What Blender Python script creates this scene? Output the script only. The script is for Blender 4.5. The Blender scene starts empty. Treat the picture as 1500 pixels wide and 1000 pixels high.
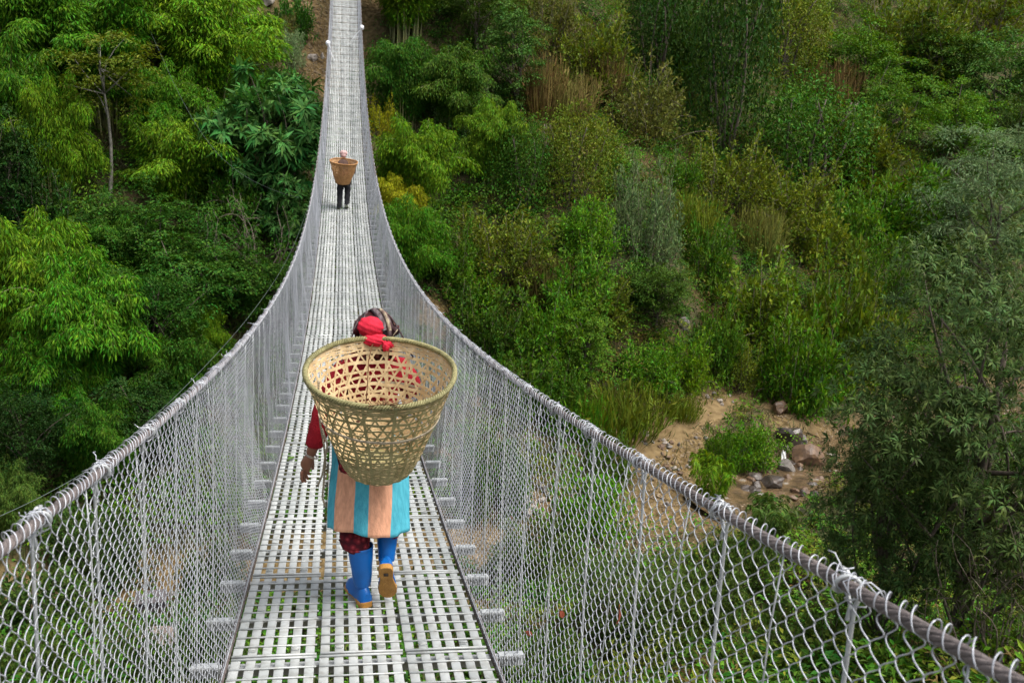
import bpy, math, random
import numpy as np
from mathutils import Vector, Matrix
rng = np.random.default_rng(11)
random.seed(11)
R = math.radians
scene = bpy.context.scene
col = scene.collection

# ---------------------------------------------------------------- object helpers
def tag(o, label=None, cat=None, group=None, kind=None):
    if label: o['label'] = label
    if cat: o['category'] = cat
    if group: o['group'] = group
    if kind: o['kind'] = kind
    return o

def empty(name, loc=(0, 0, 0), rz=0.0):
    o = bpy.data.objects.new(name, None); col.objects.link(o)
    o.location = loc; o.rotation_euler = (0, 0, rz); o.empty_display_size = .2
    return o

def link(name, me, parent=None):
    o = bpy.data.objects.new(name, me); col.objects.link(o)
    if parent is not None: o.parent = parent
    return o

class MB:
    """collects vertex / face blocks and makes ONE mesh"""
    def __init__(s): s.v = []; s.f = []; s.m = []; s.n = 0
    def add(s, v, f, mi=0):
        v = np.asarray(v, float).reshape(-1, 3); f = np.asarray(f, int)
        if len(f) == 0: return
        s.v.append(v); s.f.append(f + s.n); s.m.append(np.full(len(f), mi)); s.n += len(v)
    def mesh(s, name, mats, smooth=True):
        me = bpy.data.meshes.new(name)
        v = np.concatenate(s.v)
        me.vertices.add(len(v)); me.vertices.foreach_set('co', v.astype(np.float32).ravel())
        sizes = np.concatenate([np.full(len(f), f.shape[1]) for f in s.f])
        loops = np.concatenate([f.ravel() for f in s.f])
        starts = np.concatenate([[0], np.cumsum(sizes)[:-1]])
        me.loops.add(len(loops)); me.loops.foreach_set('vertex_index', loops.astype(np.int32))
        me.polygons.add(len(sizes)); me.polygons.foreach_set('loop_start', starts.astype(np.int32))
        me.polygons.foreach_set('loop_total', sizes.astype(np.int32))
        me.polygons.foreach_set('material_index', np.concatenate(s.m).astype(np.int32))
        me.polygons.foreach_set('use_smooth', np.full(len(sizes), smooth))
        for m in (mats if isinstance(mats, (list, tuple)) else [mats]): me.materials.append(m)
        me.update(calc_edges=True); me.validate()
        return me
    def build(s, name, mats, parent=None, smooth=True):
        return link(name, s.mesh(name, mats, smooth), parent)
    # shapes
    def box(s, c, size, rot=None, mi=0):
        d = np.array([[x, y, z] for x in (-.5, .5) for y in (-.5, .5) for z in (-.5, .5)]) * np.array(size)
        if rot is not None: d = d @ np.array(rot).T
        s.add(d + np.array(c), [[0, 1, 3, 2], [4, 6, 7, 5], [0, 4, 5, 1], [2, 3, 7, 6], [0, 2, 6, 4], [1, 5, 7, 3]], mi)
    def tube(s, P, r, n=6, mi=0, cap=True):
        P = np.asarray(P, float); K = len(P)
        r = np.full(K, r) if np.isscalar(r) else np.asarray(r, float)
        T = np.gradient(P, axis=0); T /= np.linalg.norm(T, axis=1)[:, None] + 1e-12
        a = np.array([0, 0, 1.]) if abs(T[0, 2]) < .9 else np.array([1., 0, 0])
        U = np.zeros_like(P)
        u = np.cross(T[0], a)
        for i in range(K):
            u = u - T[i] * (u @ T[i]); u /= np.linalg.norm(u) + 1e-12; U[i] = u
        V = np.cross(T, U)
        t = np.arange(n) * 2 * np.pi / n
        pts = P[:, None] + r[:, None, None] * (np.cos(t)[None, :, None] * U[:, None] + np.sin(t)[None, :, None] * V[:, None])
        f = gridf(K, n, True)
        s.add(pts.reshape(-1, 3), f, mi)
        if cap:
            s.f.append(np.array([np.arange(n)[::-1] + s.n - K * n])); s.m.append(np.array([mi]))
            s.f.append(np.array([np.arange(n) + s.n - n])); s.m.append(np.array([mi]))

def gridf(K, n, wrap):
    i = np.arange(K - 1)[:, None]; j = np.arange(n if wrap else n - 1)[None]
    j2 = (j + 1) % n
    return np.stack(np.broadcast_arrays(i * n + j, i * n + j2, (i + 1) * n + j2, (i + 1) * n + j), -1).reshape(-1, 4)

def norm(a): return a / (np.linalg.norm(a, axis=-1, keepdims=True) + 1e-12)

def tubes_batch(P, r, n, ref):
    """many tubes with the same number of points: P (N,K,3)"""
    N, K, _ = P.shape
    T = norm(np.gradient(P, axis=1))
    U = norm(np.cross(T, np.broadcast_to(np.array(ref, float), T.shape))); V = np.cross(T, U)
    t = np.arange(n) * 2 * np.pi / n
    v = P[:, :, None] + r * (np.cos(t)[None, None, :, None] * U[:, :, None] + np.sin(t)[None, None, :, None] * V[:, :, None])
    f = gridf(K, n, True)
    F = f[None] + (np.arange(N) * K * n)[:, None, None]
    return v.reshape(-1, 3), F.reshape(-1, 4)

# ---------------------------------------------------------------- noise
def vnoise(x, y, seed=0):
    xi = np.floor(x).astype(np.int64); yi = np.floor(y).astype(np.int64)
    fx = x - xi; fy = y - yi
    fx = fx * fx * (3 - 2 * fx); fy = fy * fy * (3 - 2 * fy)
    def h(a, b):
        n = (a * 374761393 + b * 668265263 + seed * 974634777) & 0xFFFFFFFF
        n = ((n ^ (n >> 13)) * 1274126177) & 0xFFFFFFFF
        return ((n ^ (n >> 16)) & 0xFFFF) / 65535.0
    return (h(xi, yi) * (1 - fx) + h(xi + 1, yi) * fx) * (1 - fy) + (h(xi, yi + 1) * (1 - fx) + h(xi + 1, yi + 1) * fx) * fy

# ---------------------------------------------------------------- materials
def nodes(name):
    m = bpy.data.materials.new(name); m.use_nodes = True
    nt = m.node_tree; nt.nodes.clear()
    out = nt.nodes.new('ShaderNodeOutputMaterial')
    return m, nt, out
def N(nt, t, **kw):
    n = nt.nodes.new(t)
    for k, v in kw.items():
        if k in n.inputs: n.inputs[k].default_value = v
        else: setattr(n, k, v)
    return n
def ramp(nt, fac, stops):
    r = N(nt, 'ShaderNodeValToRGB')
    el = r.color_ramp.elements
    while len(el) < len(stops): el.new(.5)
    for e, (p, c) in zip(el, stops): e.position = p; e.color = (*c, 1)
    nt.links.new(fac, r.inputs[0]); return r.outputs[0]

def simple(name, c1, c2=None, scale=8., rough=.6, metal=0., spec=.5, bump=0., bscale=None, detail=6., coords='Object', stretch=None):
    m, nt, out = nodes(name)
    b = N(nt, 'ShaderNodeBsdfPrincipled', Roughness=rough, Metallic=metal)
    b.inputs['Specular IOR Level'].default_value = spec
    tc = N(nt, 'ShaderNodeTexCoord'); mp = N(nt, 'ShaderNodeMapping')
    nt.links.new(tc.outputs[coords], mp.inputs[0])
    if stretch: mp.inputs['Scale'].default_value = stretch
    no = N(nt, 'ShaderNodeTexNoise', Scale=scale, Detail=detail)
    nt.links.new(mp.outputs[0], no.inputs['Vector'])
    c2 = c2 or tuple(min(1, x * .7) for x in c1)
    nt.links.new(ramp(nt, no.outputs['Fac'], [(.32, c2), (.68, c1)]), b.inputs['Base Color'])
    if bump:
        n2 = N(nt, 'ShaderNodeTexNoise', Scale=bscale or scale * 4, Detail=4.)
        nt.links.new(mp.outputs[0], n2.inputs['Vector'])
        bp = N(nt, 'ShaderNodeBump', Strength=bump, Distance=.02)
        nt.links.new(n2.outputs['Fac'], bp.inputs['Height']); nt.links.new(bp.outputs[0], b.inputs['Normal'])
    nt.links.new(b.outputs[0], out.inputs[0])
    return m

def leaf_mat(name, glossy=.35, trans=.3, hue=.035, val=(.55, 1.45), fixed=None):
    """leaf colour = the object's own colour, varied leaf by leaf and patch by patch"""
    m, nt, out = nodes(name)
    L = nt.links.new
    if fixed: base = N(nt, 'ShaderNodeRGB'); base.outputs[0].default_value = (*fixed, 1); bc = base.outputs[0]
    else: bc = N(nt, 'ShaderNodeObjectInfo').outputs['Color']
    g = N(nt, 'ShaderNodeNewGeometry')
    mv = N(nt, 'ShaderNodeMapRange'); L(g.outputs['Random Per Island'], mv.inputs[0])
    mv.inputs[3].default_value, mv.inputs[4].default_value = val
    mul = N(nt, 'ShaderNodeMath', operation='MULTIPLY'); L(g.outputs['Random Per Island'], mul.inputs[0]); mul.inputs[1].default_value = 7.31
    fr = N(nt, 'ShaderNodeMath', operation='FRACT'); L(mul.outputs[0], fr.inputs[0])
    no = N(nt, 'ShaderNodeTexNoise', Scale=.55, Detail=2.); L(g.outputs['Position'], no.inputs['Vector'])
    ad = N(nt, 'ShaderNodeMath', operation='ADD'); L(fr.outputs[0], ad.inputs[0]); L(no.outputs['Fac'], ad.inputs[1])
    mh = N(nt, 'ShaderNodeMapRange'); L(ad.outputs[0], mh.inputs[0])
    mh.inputs[1].default_value = .4; mh.inputs[2].default_value = 1.6
    mh.inputs[3].default_value = .5 - hue; mh.inputs[4].default_value = .5 + hue
    hs = N(nt, 'ShaderNodeHueSaturation'); L(bc, hs.inputs['Color']); L(mh.outputs[0], hs.inputs['Hue']); L(mv.outputs[0], hs.inputs['Value'])
    b = N(nt, 'ShaderNodeBsdfPrincipled', Roughness=.55); b.inputs['Specular IOR Level'].default_value = glossy
    L(hs.outputs[0], b.inputs['Base Color'])
    t = N(nt, 'ShaderNodeBsdfTranslucent')
    hs2 = N(nt, 'ShaderNodeHueSaturation', Hue=.485, Saturation=1.1, Value=1.25); L(hs.outputs[0], hs2.inputs['Color']); L(hs2.outputs[0], t.inputs[0])
    mx = N(nt, 'ShaderNodeMixShader', Fac=trans); L(b.outputs[0], mx.inputs[1]); L(t.outputs[0], mx.inputs[2])
    L(mx.outputs[0], out.inputs[0])
    return m

M = {}
M['leaf'] = leaf_mat('leaf', .10, .22, .035, (.45, 1.6))
M['bark'] = simple('bark', (.16, .13, .10), (.06, .05, .04), 6, .9, spec=.2, bump=.4)
M['pale_bark'] = simple('pale_bark', (.20, .19, .16), (.09, .085, .07), 5, .9, spec=.2, bump=.4)
M['culm'] = simple('culm', (.20, .19, .06), (.10, .12, .04), 3, .5)
M['twig'] = simple('twig', (.20, .165, .13), (.10, .08, .06), 9, .9, spec=.2)
M['rock'] = simple('rock', (.21, .19, .17), (.095, .085, .075), 3.2, .85, spec=.3, bump=.6, bscale=9)
M['rock_wet'] = simple('rock_wet', (.085, .062, .046), (.03, .025, .022), 3, .35, spec=.5, bump=.6, bscale=9)
M['rock_rust'] = simple('rock_rust', (.155, .090, .045), (.065, .040, .026), 3, .5, spec=.4, bump=.6, bscale=9)
M['rock_pale'] = simple('rock_pale', (.38, .335, .29), (.21, .18, .155), 3, .85, spec=.3, bump=.6, bscale=9)
M['galv'] = simple('galvanised_steel', (.46, .475, .475), (.34, .36, .37), 14, .42, .25, .5, bump=.05)
M['deck_plain'] = simple('deck_steel', (.47, .485, .475), (.36, .38, .38), 3.2, .40, .15, .5, bump=.08, bscale=30, coords='Generated')
def deck_mat():
    m, nt, out = nodes('weathered_deck_steel'); L = nt.links.new
    b = N(nt, 'ShaderNodeBsdfPrincipled', Metallic=.15); b.inputs['Specular IOR Level'].default_value = .45
    g = N(nt, 'ShaderNodeNewGeometry')
    mp = N(nt, 'ShaderNodeMapping'); mp.inputs['Scale'].default_value = (3.0, .7, 1); L(g.outputs['Position'], mp.inputs[0])
    n1 = N(nt, 'ShaderNodeTexNoise', Scale=2.2, Detail=6.); n2 = N(nt, 'ShaderNodeTexNoise', Scale=26., Detail=5.); n3 = N(nt, 'ShaderNodeTexNoise', Scale=7., Detail=5.)
    L(mp.outputs[0], n1.inputs['Vector']); L(g.outputs['Position'], n2.inputs['Vector']); L(g.outputs['Position'], n3.inputs['Vector'])
    a = ramp(nt, n1.outputs['Fac'], [(.3, (.31, .33, .325)), (.5, (.40, .415, .405)), (.7, (.47, .485, .475))])
    d = ramp(nt, n2.outputs['Fac'], [(.36, (.62, .58, .52)), (.50, (1, 1, 1))])
    e = ramp(nt, n3.outputs['Fac'], [(.66, (1, 1, 1)), (.76, (.66, .56, .44))])
    m1 = N(nt, 'ShaderNodeMix', data_type='RGBA', blend_type='MULTIPLY'); m1.inputs[0].default_value = .45; L(a, m1.inputs[6]); L(d, m1.inputs[7])
    m2 = N(nt, 'ShaderNodeMix', data_type='RGBA', blend_type='MULTIPLY'); m2.inputs[0].default_value = .55; L(m1.outputs[2], m2.inputs[6]); L(e, m2.inputs[7])
    ri = N(nt, 'ShaderNodeMapRange'); L(g.outputs['Random Per Island'], ri.inputs[0]); ri.inputs[3].default_value = .90; ri.inputs[4].default_value = 1.10
    hs = N(nt, 'ShaderNodeHueSaturation'); L(m2.outputs[2], hs.inputs['Color']); L(ri.outputs[0], hs.inputs['Value'])
    L(hs.outputs[0], b.inputs['Base Color'])
    rr = N(nt, 'ShaderNodeMapRange'); L(n2.outputs['Fac'], rr.inputs[0]); rr.inputs[3].default_value = .3; rr.inputs[4].default_value = .6; L(rr.outputs[0], b.inputs['Roughness'])
    L(b.outputs[0], out.inputs[0]); return m
M['deck'] = deck_mat()
M['wire'] = simple('net_wire', (.49, .505, .54), (.31, .325, .36), 9, .38, .25, .5)
M['cable'] = simple('cable_steel', (.185, .155, .145), (.09, .075, .072), 20, .7, .2, .4, bump=.3)

# ---------------------------------------------------------------- bridge profile and camera
CX, YAW, PITCH, ROLL, FPX = -.117688, .177596, -.226893, .054326, 1458.
def zd(y): return -1.58586 - .204885 * y + .00729814 * y * y - 1.26897e-5 * y ** 3
def sl(y): return -.204885 + 2 * .00729814 * y - 3 * 1.26897e-5 * y * y
cy_, sy_, cp_, sp_ = math.cos(YAW), math.sin(YAW), math.cos(PITCH), math.sin(PITCH)
FW = np.array([sy_ * cp_, cy_ * cp_, sp_]); RR = np.array([cy_, -sy_, 0.]); UU = np.cross(RR, FW)
RT = math.cos(ROLL) * RR + math.sin(ROLL) * UU; UP = -math.sin(ROLL) * RR + math.cos(ROLL) * UU
cam_d = bpy.data.cameras.new('camera'); cam = bpy.data.objects.new('camera', cam_d); col.objects.link(cam)
cam.matrix_world = Matrix(((RT[0], UP[0], -FW[0], CX), (RT[1], UP[1], -FW[1], 0), (RT[2], UP[2], -FW[2], 0), (0, 0, 0, 1)))
cam_d.sensor_width = 36; cam_d.lens = 36 * FPX / 1500; cam_d.clip_start = .05; cam_d.clip_end = 2000
scene.camera = cam
cam_d.dof.use_dof = True; cam_d.dof.focus_distance = 5.2; cam_d.dof.aperture_fstop = 10
def ray(px, py):
    d = FW + RT * (np.asarray(px)[..., None] - 750) / FPX - UP * (np.asarray(py)[..., None] - 500) / FPX
    return d / d[..., 1:2]
def at(px, py, Y): return np.array([CX, 0, 0]) + ray(px, py) * Y

# ---------------------------------------------------------------- terrain
SX = np.array([-70, -30, -12, -5, 2, 6, 10, 14, 17, 20, 23, 30, 40, 60, 110.]); SY = np.array([14, 21, 25, 26.5, 28.3, 29.6, 30.6, 32, 33.8, 36, 38.6, 42.5, 47.5, 57, 80.])
def stream_s(x, y):
    yr = np.interp(x, SX, SY); th = np.interp(x, SX[:-1], np.diff(SY) / np.diff(SX))
    return (y - yr) / np.sqrt(1 + th ** 2 * .7)
PS = np.array([-60, -33, -29, -14, -3.6, -2.0, -1, 0, 1, 1.8, 3.2, 5.5, 7.2, 26, 34, 60, 140])
PZ = np.array([2.5, 1.2, -1.9, -10.3, -12.9, -13.2, -13.36, -13.45, -13.36, -12.95, -12.3, -11.5, -9.9, 4.3, 12.6, 33, 60])
def ter(x, y):
    x = np.asarray(x, float); y = np.asarray(y, float)
    s = stream_s(x, y) + (vnoise(x * .35, y * .35, 3) - .5) * 1.2
    z = np.interp(s, PS, PZ)
    a = np.clip((np.abs(s) - 1.6) / 4, 0, 1)
    z = z + a * ((vnoise(x * .16, y * .16, 1) - .5) * 2.4 + (vnoise(x * .5, y * .5, 2) - .5) * 1.0) + (vnoise(x * 1.5, y * 1.5, 4) - .5) * .3 + (vnoise(x * 4, y * 4, 5) - .5) * .08
    # leave room under the bridge near both banks
    near = np.clip(1 - np.abs(x) / 6, 0, 1)
    z = np.where((y < 60) & (y > 0), np.minimum(z, zd(np.clip(y, 0, 62)) - .5 + 40 * (1 - near)), z)
    return z
YG = np.concatenate([np.linspace(7, 80, 366), np.linspace(80.5, 140, 80)])
def hit(px, py):
    """where the sight line through a photo pixel meets the terrain"""
    px = np.atleast_1d(np.asarray(px, float)); py = np.atleast_1d(np.asarray(py, float))
    d = ray(px, py)
    X = CX + d[:, 0:1] * YG; Z = d[:, 2:3] * YG
    below = Z < ter(X, np.broadcast_to(YG, X.shape))
    i = below.argmax(1); i = np.where(below.any(1), i, len(YG) - 1)
    Y = YG[i]; x = CX + d[:, 0] * Y
    return np.stack([x, Y, ter(x, Y)], -1)

SOIL = [(470, 40, 2.6), (460, 80, 2.2), (455, 105, 1.6), (545, 10, 1.5), (930, 655, 1.3), (985, 630, 1.4), (1030, 600, 1.3), (1080, 585, 1.1), (1130, 590, 1.0), (1160, 605, .9),
        (950, 640, 1.5), (1000, 650, 1.5), (970, 680, 1.8), (1010, 685, 1.2), (1055, 568, .7), (1105, 568, .5), (1180, 640, 1.4), (1140, 710, 1.8), (1100, 690, 1.4), (1190, 700, 1.4),
        (780, 745, .9), (830, 730, .9), (930, 760, 1.5), (980, 800, 1.2), (900, 790, 1.0), (1010, 760, 1.5), (1080, 325, .8), (1125, 330, .8), (1170, 355, .6), (790, 130, .7), (800, 160, .6),
        (945, 230, .5), (1030, 445, .5), (640, 470, .6), (180, 870, .9), (225, 940, .7), (270, 850, .7), (230, 1000, .7), (1215, 85, .6), (700, 900, .8), (860, 960, .7), (860, 220, .5)]
sp = hit([a[0] for a in SOIL], [a[1] for a in SOIL]); sr = np.array([a[2] for a in SOIL])
def soil_w(x, y):
    d = np.sqrt((x[..., None] - sp[:, 0]) ** 2 + (y[..., None] - sp[:, 1]) ** 2) / sr
    w = np.clip(1.6 - d.min(-1), 0, 1)
    st = np.clip(1.9 - np.abs(stream_s(x, y)) / 1.3, 0, 1)
    return np.clip(np.maximum(w, st * .9) + (vnoise(x * 1.1, y * 1.1, 9) - .5) * .9 * (w > .02), 0, 1)

def make_ground():
    gx = np.concatenate([np.linspace(-75, -20.5, 60), np.arange(-20, 50.1, .35), np.linspace(51, 115, 60)])
    gy = np.concatenate([np.linspace(-14, 13.5, 40), np.arange(14, 75, .35), np.linspace(76, 150, 50)])
    X, Y = np.meshgrid(gx, gy); Z = ter(X, Y)
    mb = MB(); mb.add(np.stack([X, Y, Z], -1).reshape(-1, 3), gridf(len(gy), len(gx), False))
    m, nt, out = nodes('ground_soil'); L = nt.links.new
    b = N(nt, 'ShaderNodeBsdfPrincipled', Roughness=.95); b.inputs['Specular IOR Level'].default_value = .15
    g = N(nt, 'ShaderNodeNewGeometry')
    n1 = N(nt, 'ShaderNodeTexNoise', Scale=1.3, Detail=8.); n2 = N(nt, 'ShaderNodeTexNoise', Scale=5., Detail=6.); vo = N(nt, 'ShaderNodeTexVoronoi', Scale=5.)
    for n in (n1, n2, vo): L(g.outputs['Position'], n.inputs['Vector'])
    veg = ramp(nt, n1.outputs['Fac'], [(.3, (.028, .030, .014)), (.5, (.055, .052, .022)), (.7, (.115, .080, .042))])
    soil = ramp(nt, n2.outputs['Fac'], [(.3, (.055, .036, .014)), (.5, (.135, .090, .038)), (.72, (.225, .165, .082))])
    at_ = N(nt, 'ShaderNodeAttribute', attribute_name='soil')
    mx = N(nt, 'ShaderNodeMix', data_type='RGBA'); L(at_.outputs['Fac'], mx.inputs[0]); L(veg, mx.inputs[6]); L(soil, mx.inputs[7])
    aw = N(nt, 'ShaderNodeAttribute', attribute_name='wet'); mw = N(nt, 'ShaderNodeMix', data_type='RGBA', blend_type='MULTIPLY')
    L(aw.outputs['Fac'], mw.inputs[0]); L(mx.outputs[2], mw.inputs[6]); mw.inputs[7].default_value = (.34, .30, .27, 1)
    rw = N(nt, 'ShaderNodeMapRange'); L(aw.outputs['Fac'], rw.inputs[0]); rw.inputs[3].default_value = .95; rw.inputs[4].default_value = .45; L(rw.outputs[0], b.inputs['Roughness'])
    L(mw.outputs[2], b.inputs['Base Color'])
    bp = N(nt, 'ShaderNodeBump', Strength=.8, Distance=.12); ad = N(nt, 'ShaderNodeMath', operation='ADD')
    L(n2.outputs['Fac'], ad.inputs[0]); L(vo.outputs['Distance'], ad.inputs[1]); L(ad.outputs[0], bp.inputs['Height']); L(bp.outputs[0], b.inputs['Normal'])
    L(b.outputs[0], out.inputs[0])
    o = mb.build('ground', m)
    a = o.data.attributes.new('soil', 'FLOAT', 'POINT')
    a.data.foreach_set('value', soil_w(X.ravel(), Y.ravel()).astype(np.float32))
    s_ = stream_s(X.ravel(), Y.ravel()); wet = np.clip(1.9 - np.abs(s_ + (vnoise(X.ravel() * 1.3, Y.ravel() * 1.3, 44) - .5) * 1.2), 0, 1) * np.clip((X.ravel() - 12) / 2, 0, 1)
    a = o.data.attributes.new('wet', 'FLOAT', 'POINT'); a.data.foreach_set('value', wet.astype(np.float32))
    tag(o, 'steep valley sides and stream banks of brown earth', kind='structure')
make_ground()

# stream water and path
def make_stream():
    xs = np.linspace(12.5, 60, 300); ys = np.interp(xs, SX, SY)
    ks = np.ones(9) / 9; ys[4:-4] = np.convolve(ys, ks, 'valid')
    zz = -13.28 + np.clip((xs - 14) * .03, 0, 2) * 0
    W = np.linspace(-1.25, 1.25, 9)
    P = np.stack([np.repeat(xs[:, None], 9, 1) - W * .25, ys[:, None] + W[None], np.repeat(zz * np.ones(300), 9).reshape(300, 9) + .05 * vnoise(xs[:, None] * 2, W[None] * 2 + 0 * xs[:, None], 6)], -1)
    mb = MB(); mb.add(P.reshape(-1, 3), gridf(300, 9, False))
    m, nt, out = nodes('stream_water'); L = nt.links.new
    b = N(nt, 'ShaderNodeBsdfPrincipled', Roughness=.12); g = N(nt, 'ShaderNodeNewGeometry')
    n1 = N(nt, 'ShaderNodeTexNoise', Scale=2.2, Detail=6.); L(g.outputs['Position'], n1.inputs['Vector'])
    L(ramp(nt, n1.outputs['Fac'], [(.35, (.05, .035, .02)), (.62, (.13, .085, .045)), (.80, (.40, .40, .38))]), b.inputs['Base Color'])
    bp = N(nt, 'ShaderNodeBump', Strength=.5, Distance=.1); L(n1.outputs['Fac'], bp.inputs['Height']); L(bp.outputs[0], b.inputs['Normal'])
    L(b.outputs[0], out.inputs[0])
    o = mb.build('stream', m); tag(o, 'shallow brown stream among rocks on the valley floor', kind='structure')
make_stream()

def make_path():
    pts = hit([905, 935, 985, 1030, 1080, 1125, 1160, 1185], [690, 660, 632, 606, 590, 590, 606, 640])
    t = np.linspace(0, len(pts) - 1, 60); P = np.stack([np.interp(t, np.arange(len(pts)), pts[:, k]) for k in range(3)], -1)
    k = np.ones(7) / 7
    for c in (0, 1): P[3:-3, c] = np.convolve(P[:, c], k, 'valid')
    T = norm(np.gradient(P, axis=0) * [1, 1, 0]); S = np.stack([-T[:, 1], T[:, 0], 0 * T[:, 0]], -1)
    w = np.linspace(-1, 1, 9); wid = .62 + .22 * vnoise(t * 1.3, t * 0, 8)
    Q = P[:, None] + S[:, None] * (w[None, :, None] * wid[:, None, None])
    Q[..., 2] = ter(Q[..., 0], Q[..., 1]) + .05 * (1 - w ** 4)[None] - .02 * (np.abs(w) > .9)[None]
    mb = MB(); mb.add(Q.reshape(-1, 3), gridf(60, 9, False))
    m = simple('path_earth', (.200, .142, .070), (.108, .073, .034), 2.5, .95, spec=.1, bump=.5, bscale=14, coords='Object')
    tag(mb.build('path', m), 'narrow pale earth footpath above the stream', kind='structure')
make_path()

# ---------------------------------------------------------------- foliage generators
def leaves(mb, pos, d, up, L, W, fold=.18, droop=.12, mi=0):
    n = len(pos)
    L = np.broadcast_to(np.asarray(L, float), (n,))[:, None]; W = np.broadcast_to(np.asarray(W, float), (n,))[:, None]
    d = norm(d); side = norm(np.cross(d, up)); nn = np.cross(side, d)
    mid = pos + d * L * .45
    v = np.stack([pos, mid + side * W / 2 + nn * W * fold, pos + d * L - nn * L * droop, mid - side * W / 2 + nn * W * fold], 1)
    mb.add(v.reshape(-1, 3), np.arange(n * 4).reshape(-1, 4), mi)

def rdir(n): return norm(rng.normal(size=(n, 3)))

def clump_leaves(mb, C, rad, per, L, W, drop=.5, flat=.55, shell=.15, sprays=5):
    """leaf clumps: centres C (N,3), radii rad (N,), each a handful of tilted leafy sprays"""
    n = len(C); k = max(1, int(round(per / sprays))); N_ = n * sprays
    O = rdir(N_); O[:, 2] = np.where(rng.random(N_) < .7, np.abs(O[:, 2]), O[:, 2]) * flat
    S = np.repeat(C, sprays, 0) + O * np.repeat(rad, sprays)[:, None] * .75
    ax = norm(O * [1, 1, .3] + rdir(N_) * .35 - np.array([0, 0, .12]))          # spray axis, outward
    sd = norm(np.cross(ax, [0, 0, 1.] + rdir(N_) * .3)); nn = np.cross(sd, ax)
    r = np.repeat(np.repeat(rad, sprays), k)
    u = rng.random(N_ * k) * 1.5 - .75; w = (rng.random(N_ * k) * 2 - 1) * .5 * (1 - np.abs(u))
    A, Sd, Nn = (np.repeat(x, k, 0) for x in (ax, sd, nn))
    P = np.repeat(S, k, 0) + A * (u * r)[:, None] + Sd * (w * r * 1.2)[:, None] + Nn * (rng.normal(size=N_ * k) * .10 * r)[:, None]
    P[:, 2] -= (u + .4) ** 2 * .22 * r
    d = A * .8 + Sd * np.sign(w)[:, None] * .6 + rdir(N_ * k) * .5; d[:, 2] -= drop * .5
    leaves(mb, P, d, Nn + rdir(N_ * k) * .5 + [0, 0, .3], L * (.6 + .75 * rng.random(N_ * k)), W * (.7 + .6 * rng.random(N_ * k)))

def limb(mb, a, b, r0, r1, bend=.15, n=6, k=7):
    a = np.array(a, float); b = np.array(b, float); t = np.linspace(0, 1, k)[:, None]
    off = rdir(1)[0] * np.linalg.norm(b - a) * bend
    P = a + (b - a) * t + off * np.sin(t * np.pi) + np.array([0, 0, 1]) * (np.sin(t * np.pi) * .05)
    mb.tube(P, np.linspace(r0, r1, k), n)
    return P

PROTO = {}
def finish(kind, crown, trunk, cname='crown', tname='trunk', tmat='bark', lmat='leaf'):
    cm = crown.mesh(kind + '_' + cname, M[lmat], smooth=False)
    tm = trunk.mesh(kind + '_' + tname, M[tmat]) if trunk is not None and trunk.v else None
    v = np.concatenate(crown.v); lo = np.percentile(v, 1.5, 0); hi = np.percentile(v, 98.5, 0)
    PROTO.setdefault(kind, []).append((cm, tm, max(hi[0] - lo[0], hi[1] - lo[1]), hi[2], cname, tname))

def envelope(n, rx, rz, zc, top=.35, inner=.45):
    D = rdir(n); D[:, 2] = D[:, 2] * .8 + top * rng.random(n)
    D = norm(D)
    rr = inner + (1 - inner) * rng.random(n) ** .5
    C = D * rr[:, None] * [rx, rx, rz]; C[:, 2] += zc
    return C

def p_broad(kind, rx, rz, h, ncl, per, L, W, rc, tr=.14, drop=.4, tmat='bark', inner=.4):
    for v in range(2):
        c, t = MB(), MB()
        zc = h - rz
        C = envelope(ncl, rx, rz, zc, inner=inner) * (.86 + .3 * rng.random((ncl, 1))) + rng.normal(size=(ncl, 3)) * .17 * rx + [0, 0, rz * .05]
        rad = rc * (.55 + .9 * rng.random(ncl))
        clump_leaves(c, C, rad, per, L, W, drop)
        lean = rng.normal(size=2) * .25
        top = np.array([lean[0], lean[1], zc + rz * .3])
        P = limb(t, (0, 0, -.6), top, tr, tr * .35, .05, 7)
        for i in rng.choice(ncl, min(ncl, 16 if kind != 'slender' else 9), replace=False):
            k = rng.integers(2, 6) if kind != 'slender' else rng.integers(4, 7)
            limb(t, P[k], C[i], tr * .38, tr * .08, .12, 5, 5)
        finish(kind, c, t, tmat=tmat)

def shoots(mb, tm, B, D, ln, per, L, W, spread=.12, droop=.5, r=.010):
    """arching leafy shoots: bases B, directions D, lengths ln"""
    for i in range(len(B)):
        s = np.linspace(0, 1, 8); d = D[i] / np.linalg.norm(D[i])
        P = B[i] + d * (s * ln[i])[:, None]; P[:, 2] -= droop * ln[i] * s ** 2.4 * rng.random()
        P += (rng.normal(size=3) * .10 * ln[i]) * np.sin(s * np.pi)[:, None]
        if tm is not None: tm.tube(P, np.linspace(r, r * .3, 8), 4)
        m = per; u = .22 + .78 * rng.random(m) ** .75
        q = np.stack([np.interp(u, s, P[:, k]) for k in range(3)], -1)
        o = rdir(m); w = spread * (.35 + 1.1 * np.sin(np.clip(u * 1.05, 0, 1) * np.pi) ** .7) * rng.random(m) ** .5
        q = q + o * w[:, None]
        dd = o * .8 + d * .55 + rdir(m) * .45; dd[:, 2] -= .15
        leaves(mb, q, dd, np.array([0, 0, 1.]) + rdir(m) * .55 + o * .4, L * (.55 + .8 * rng.random(m)), W * (.7 + .6 * rng.random(m)))

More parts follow.
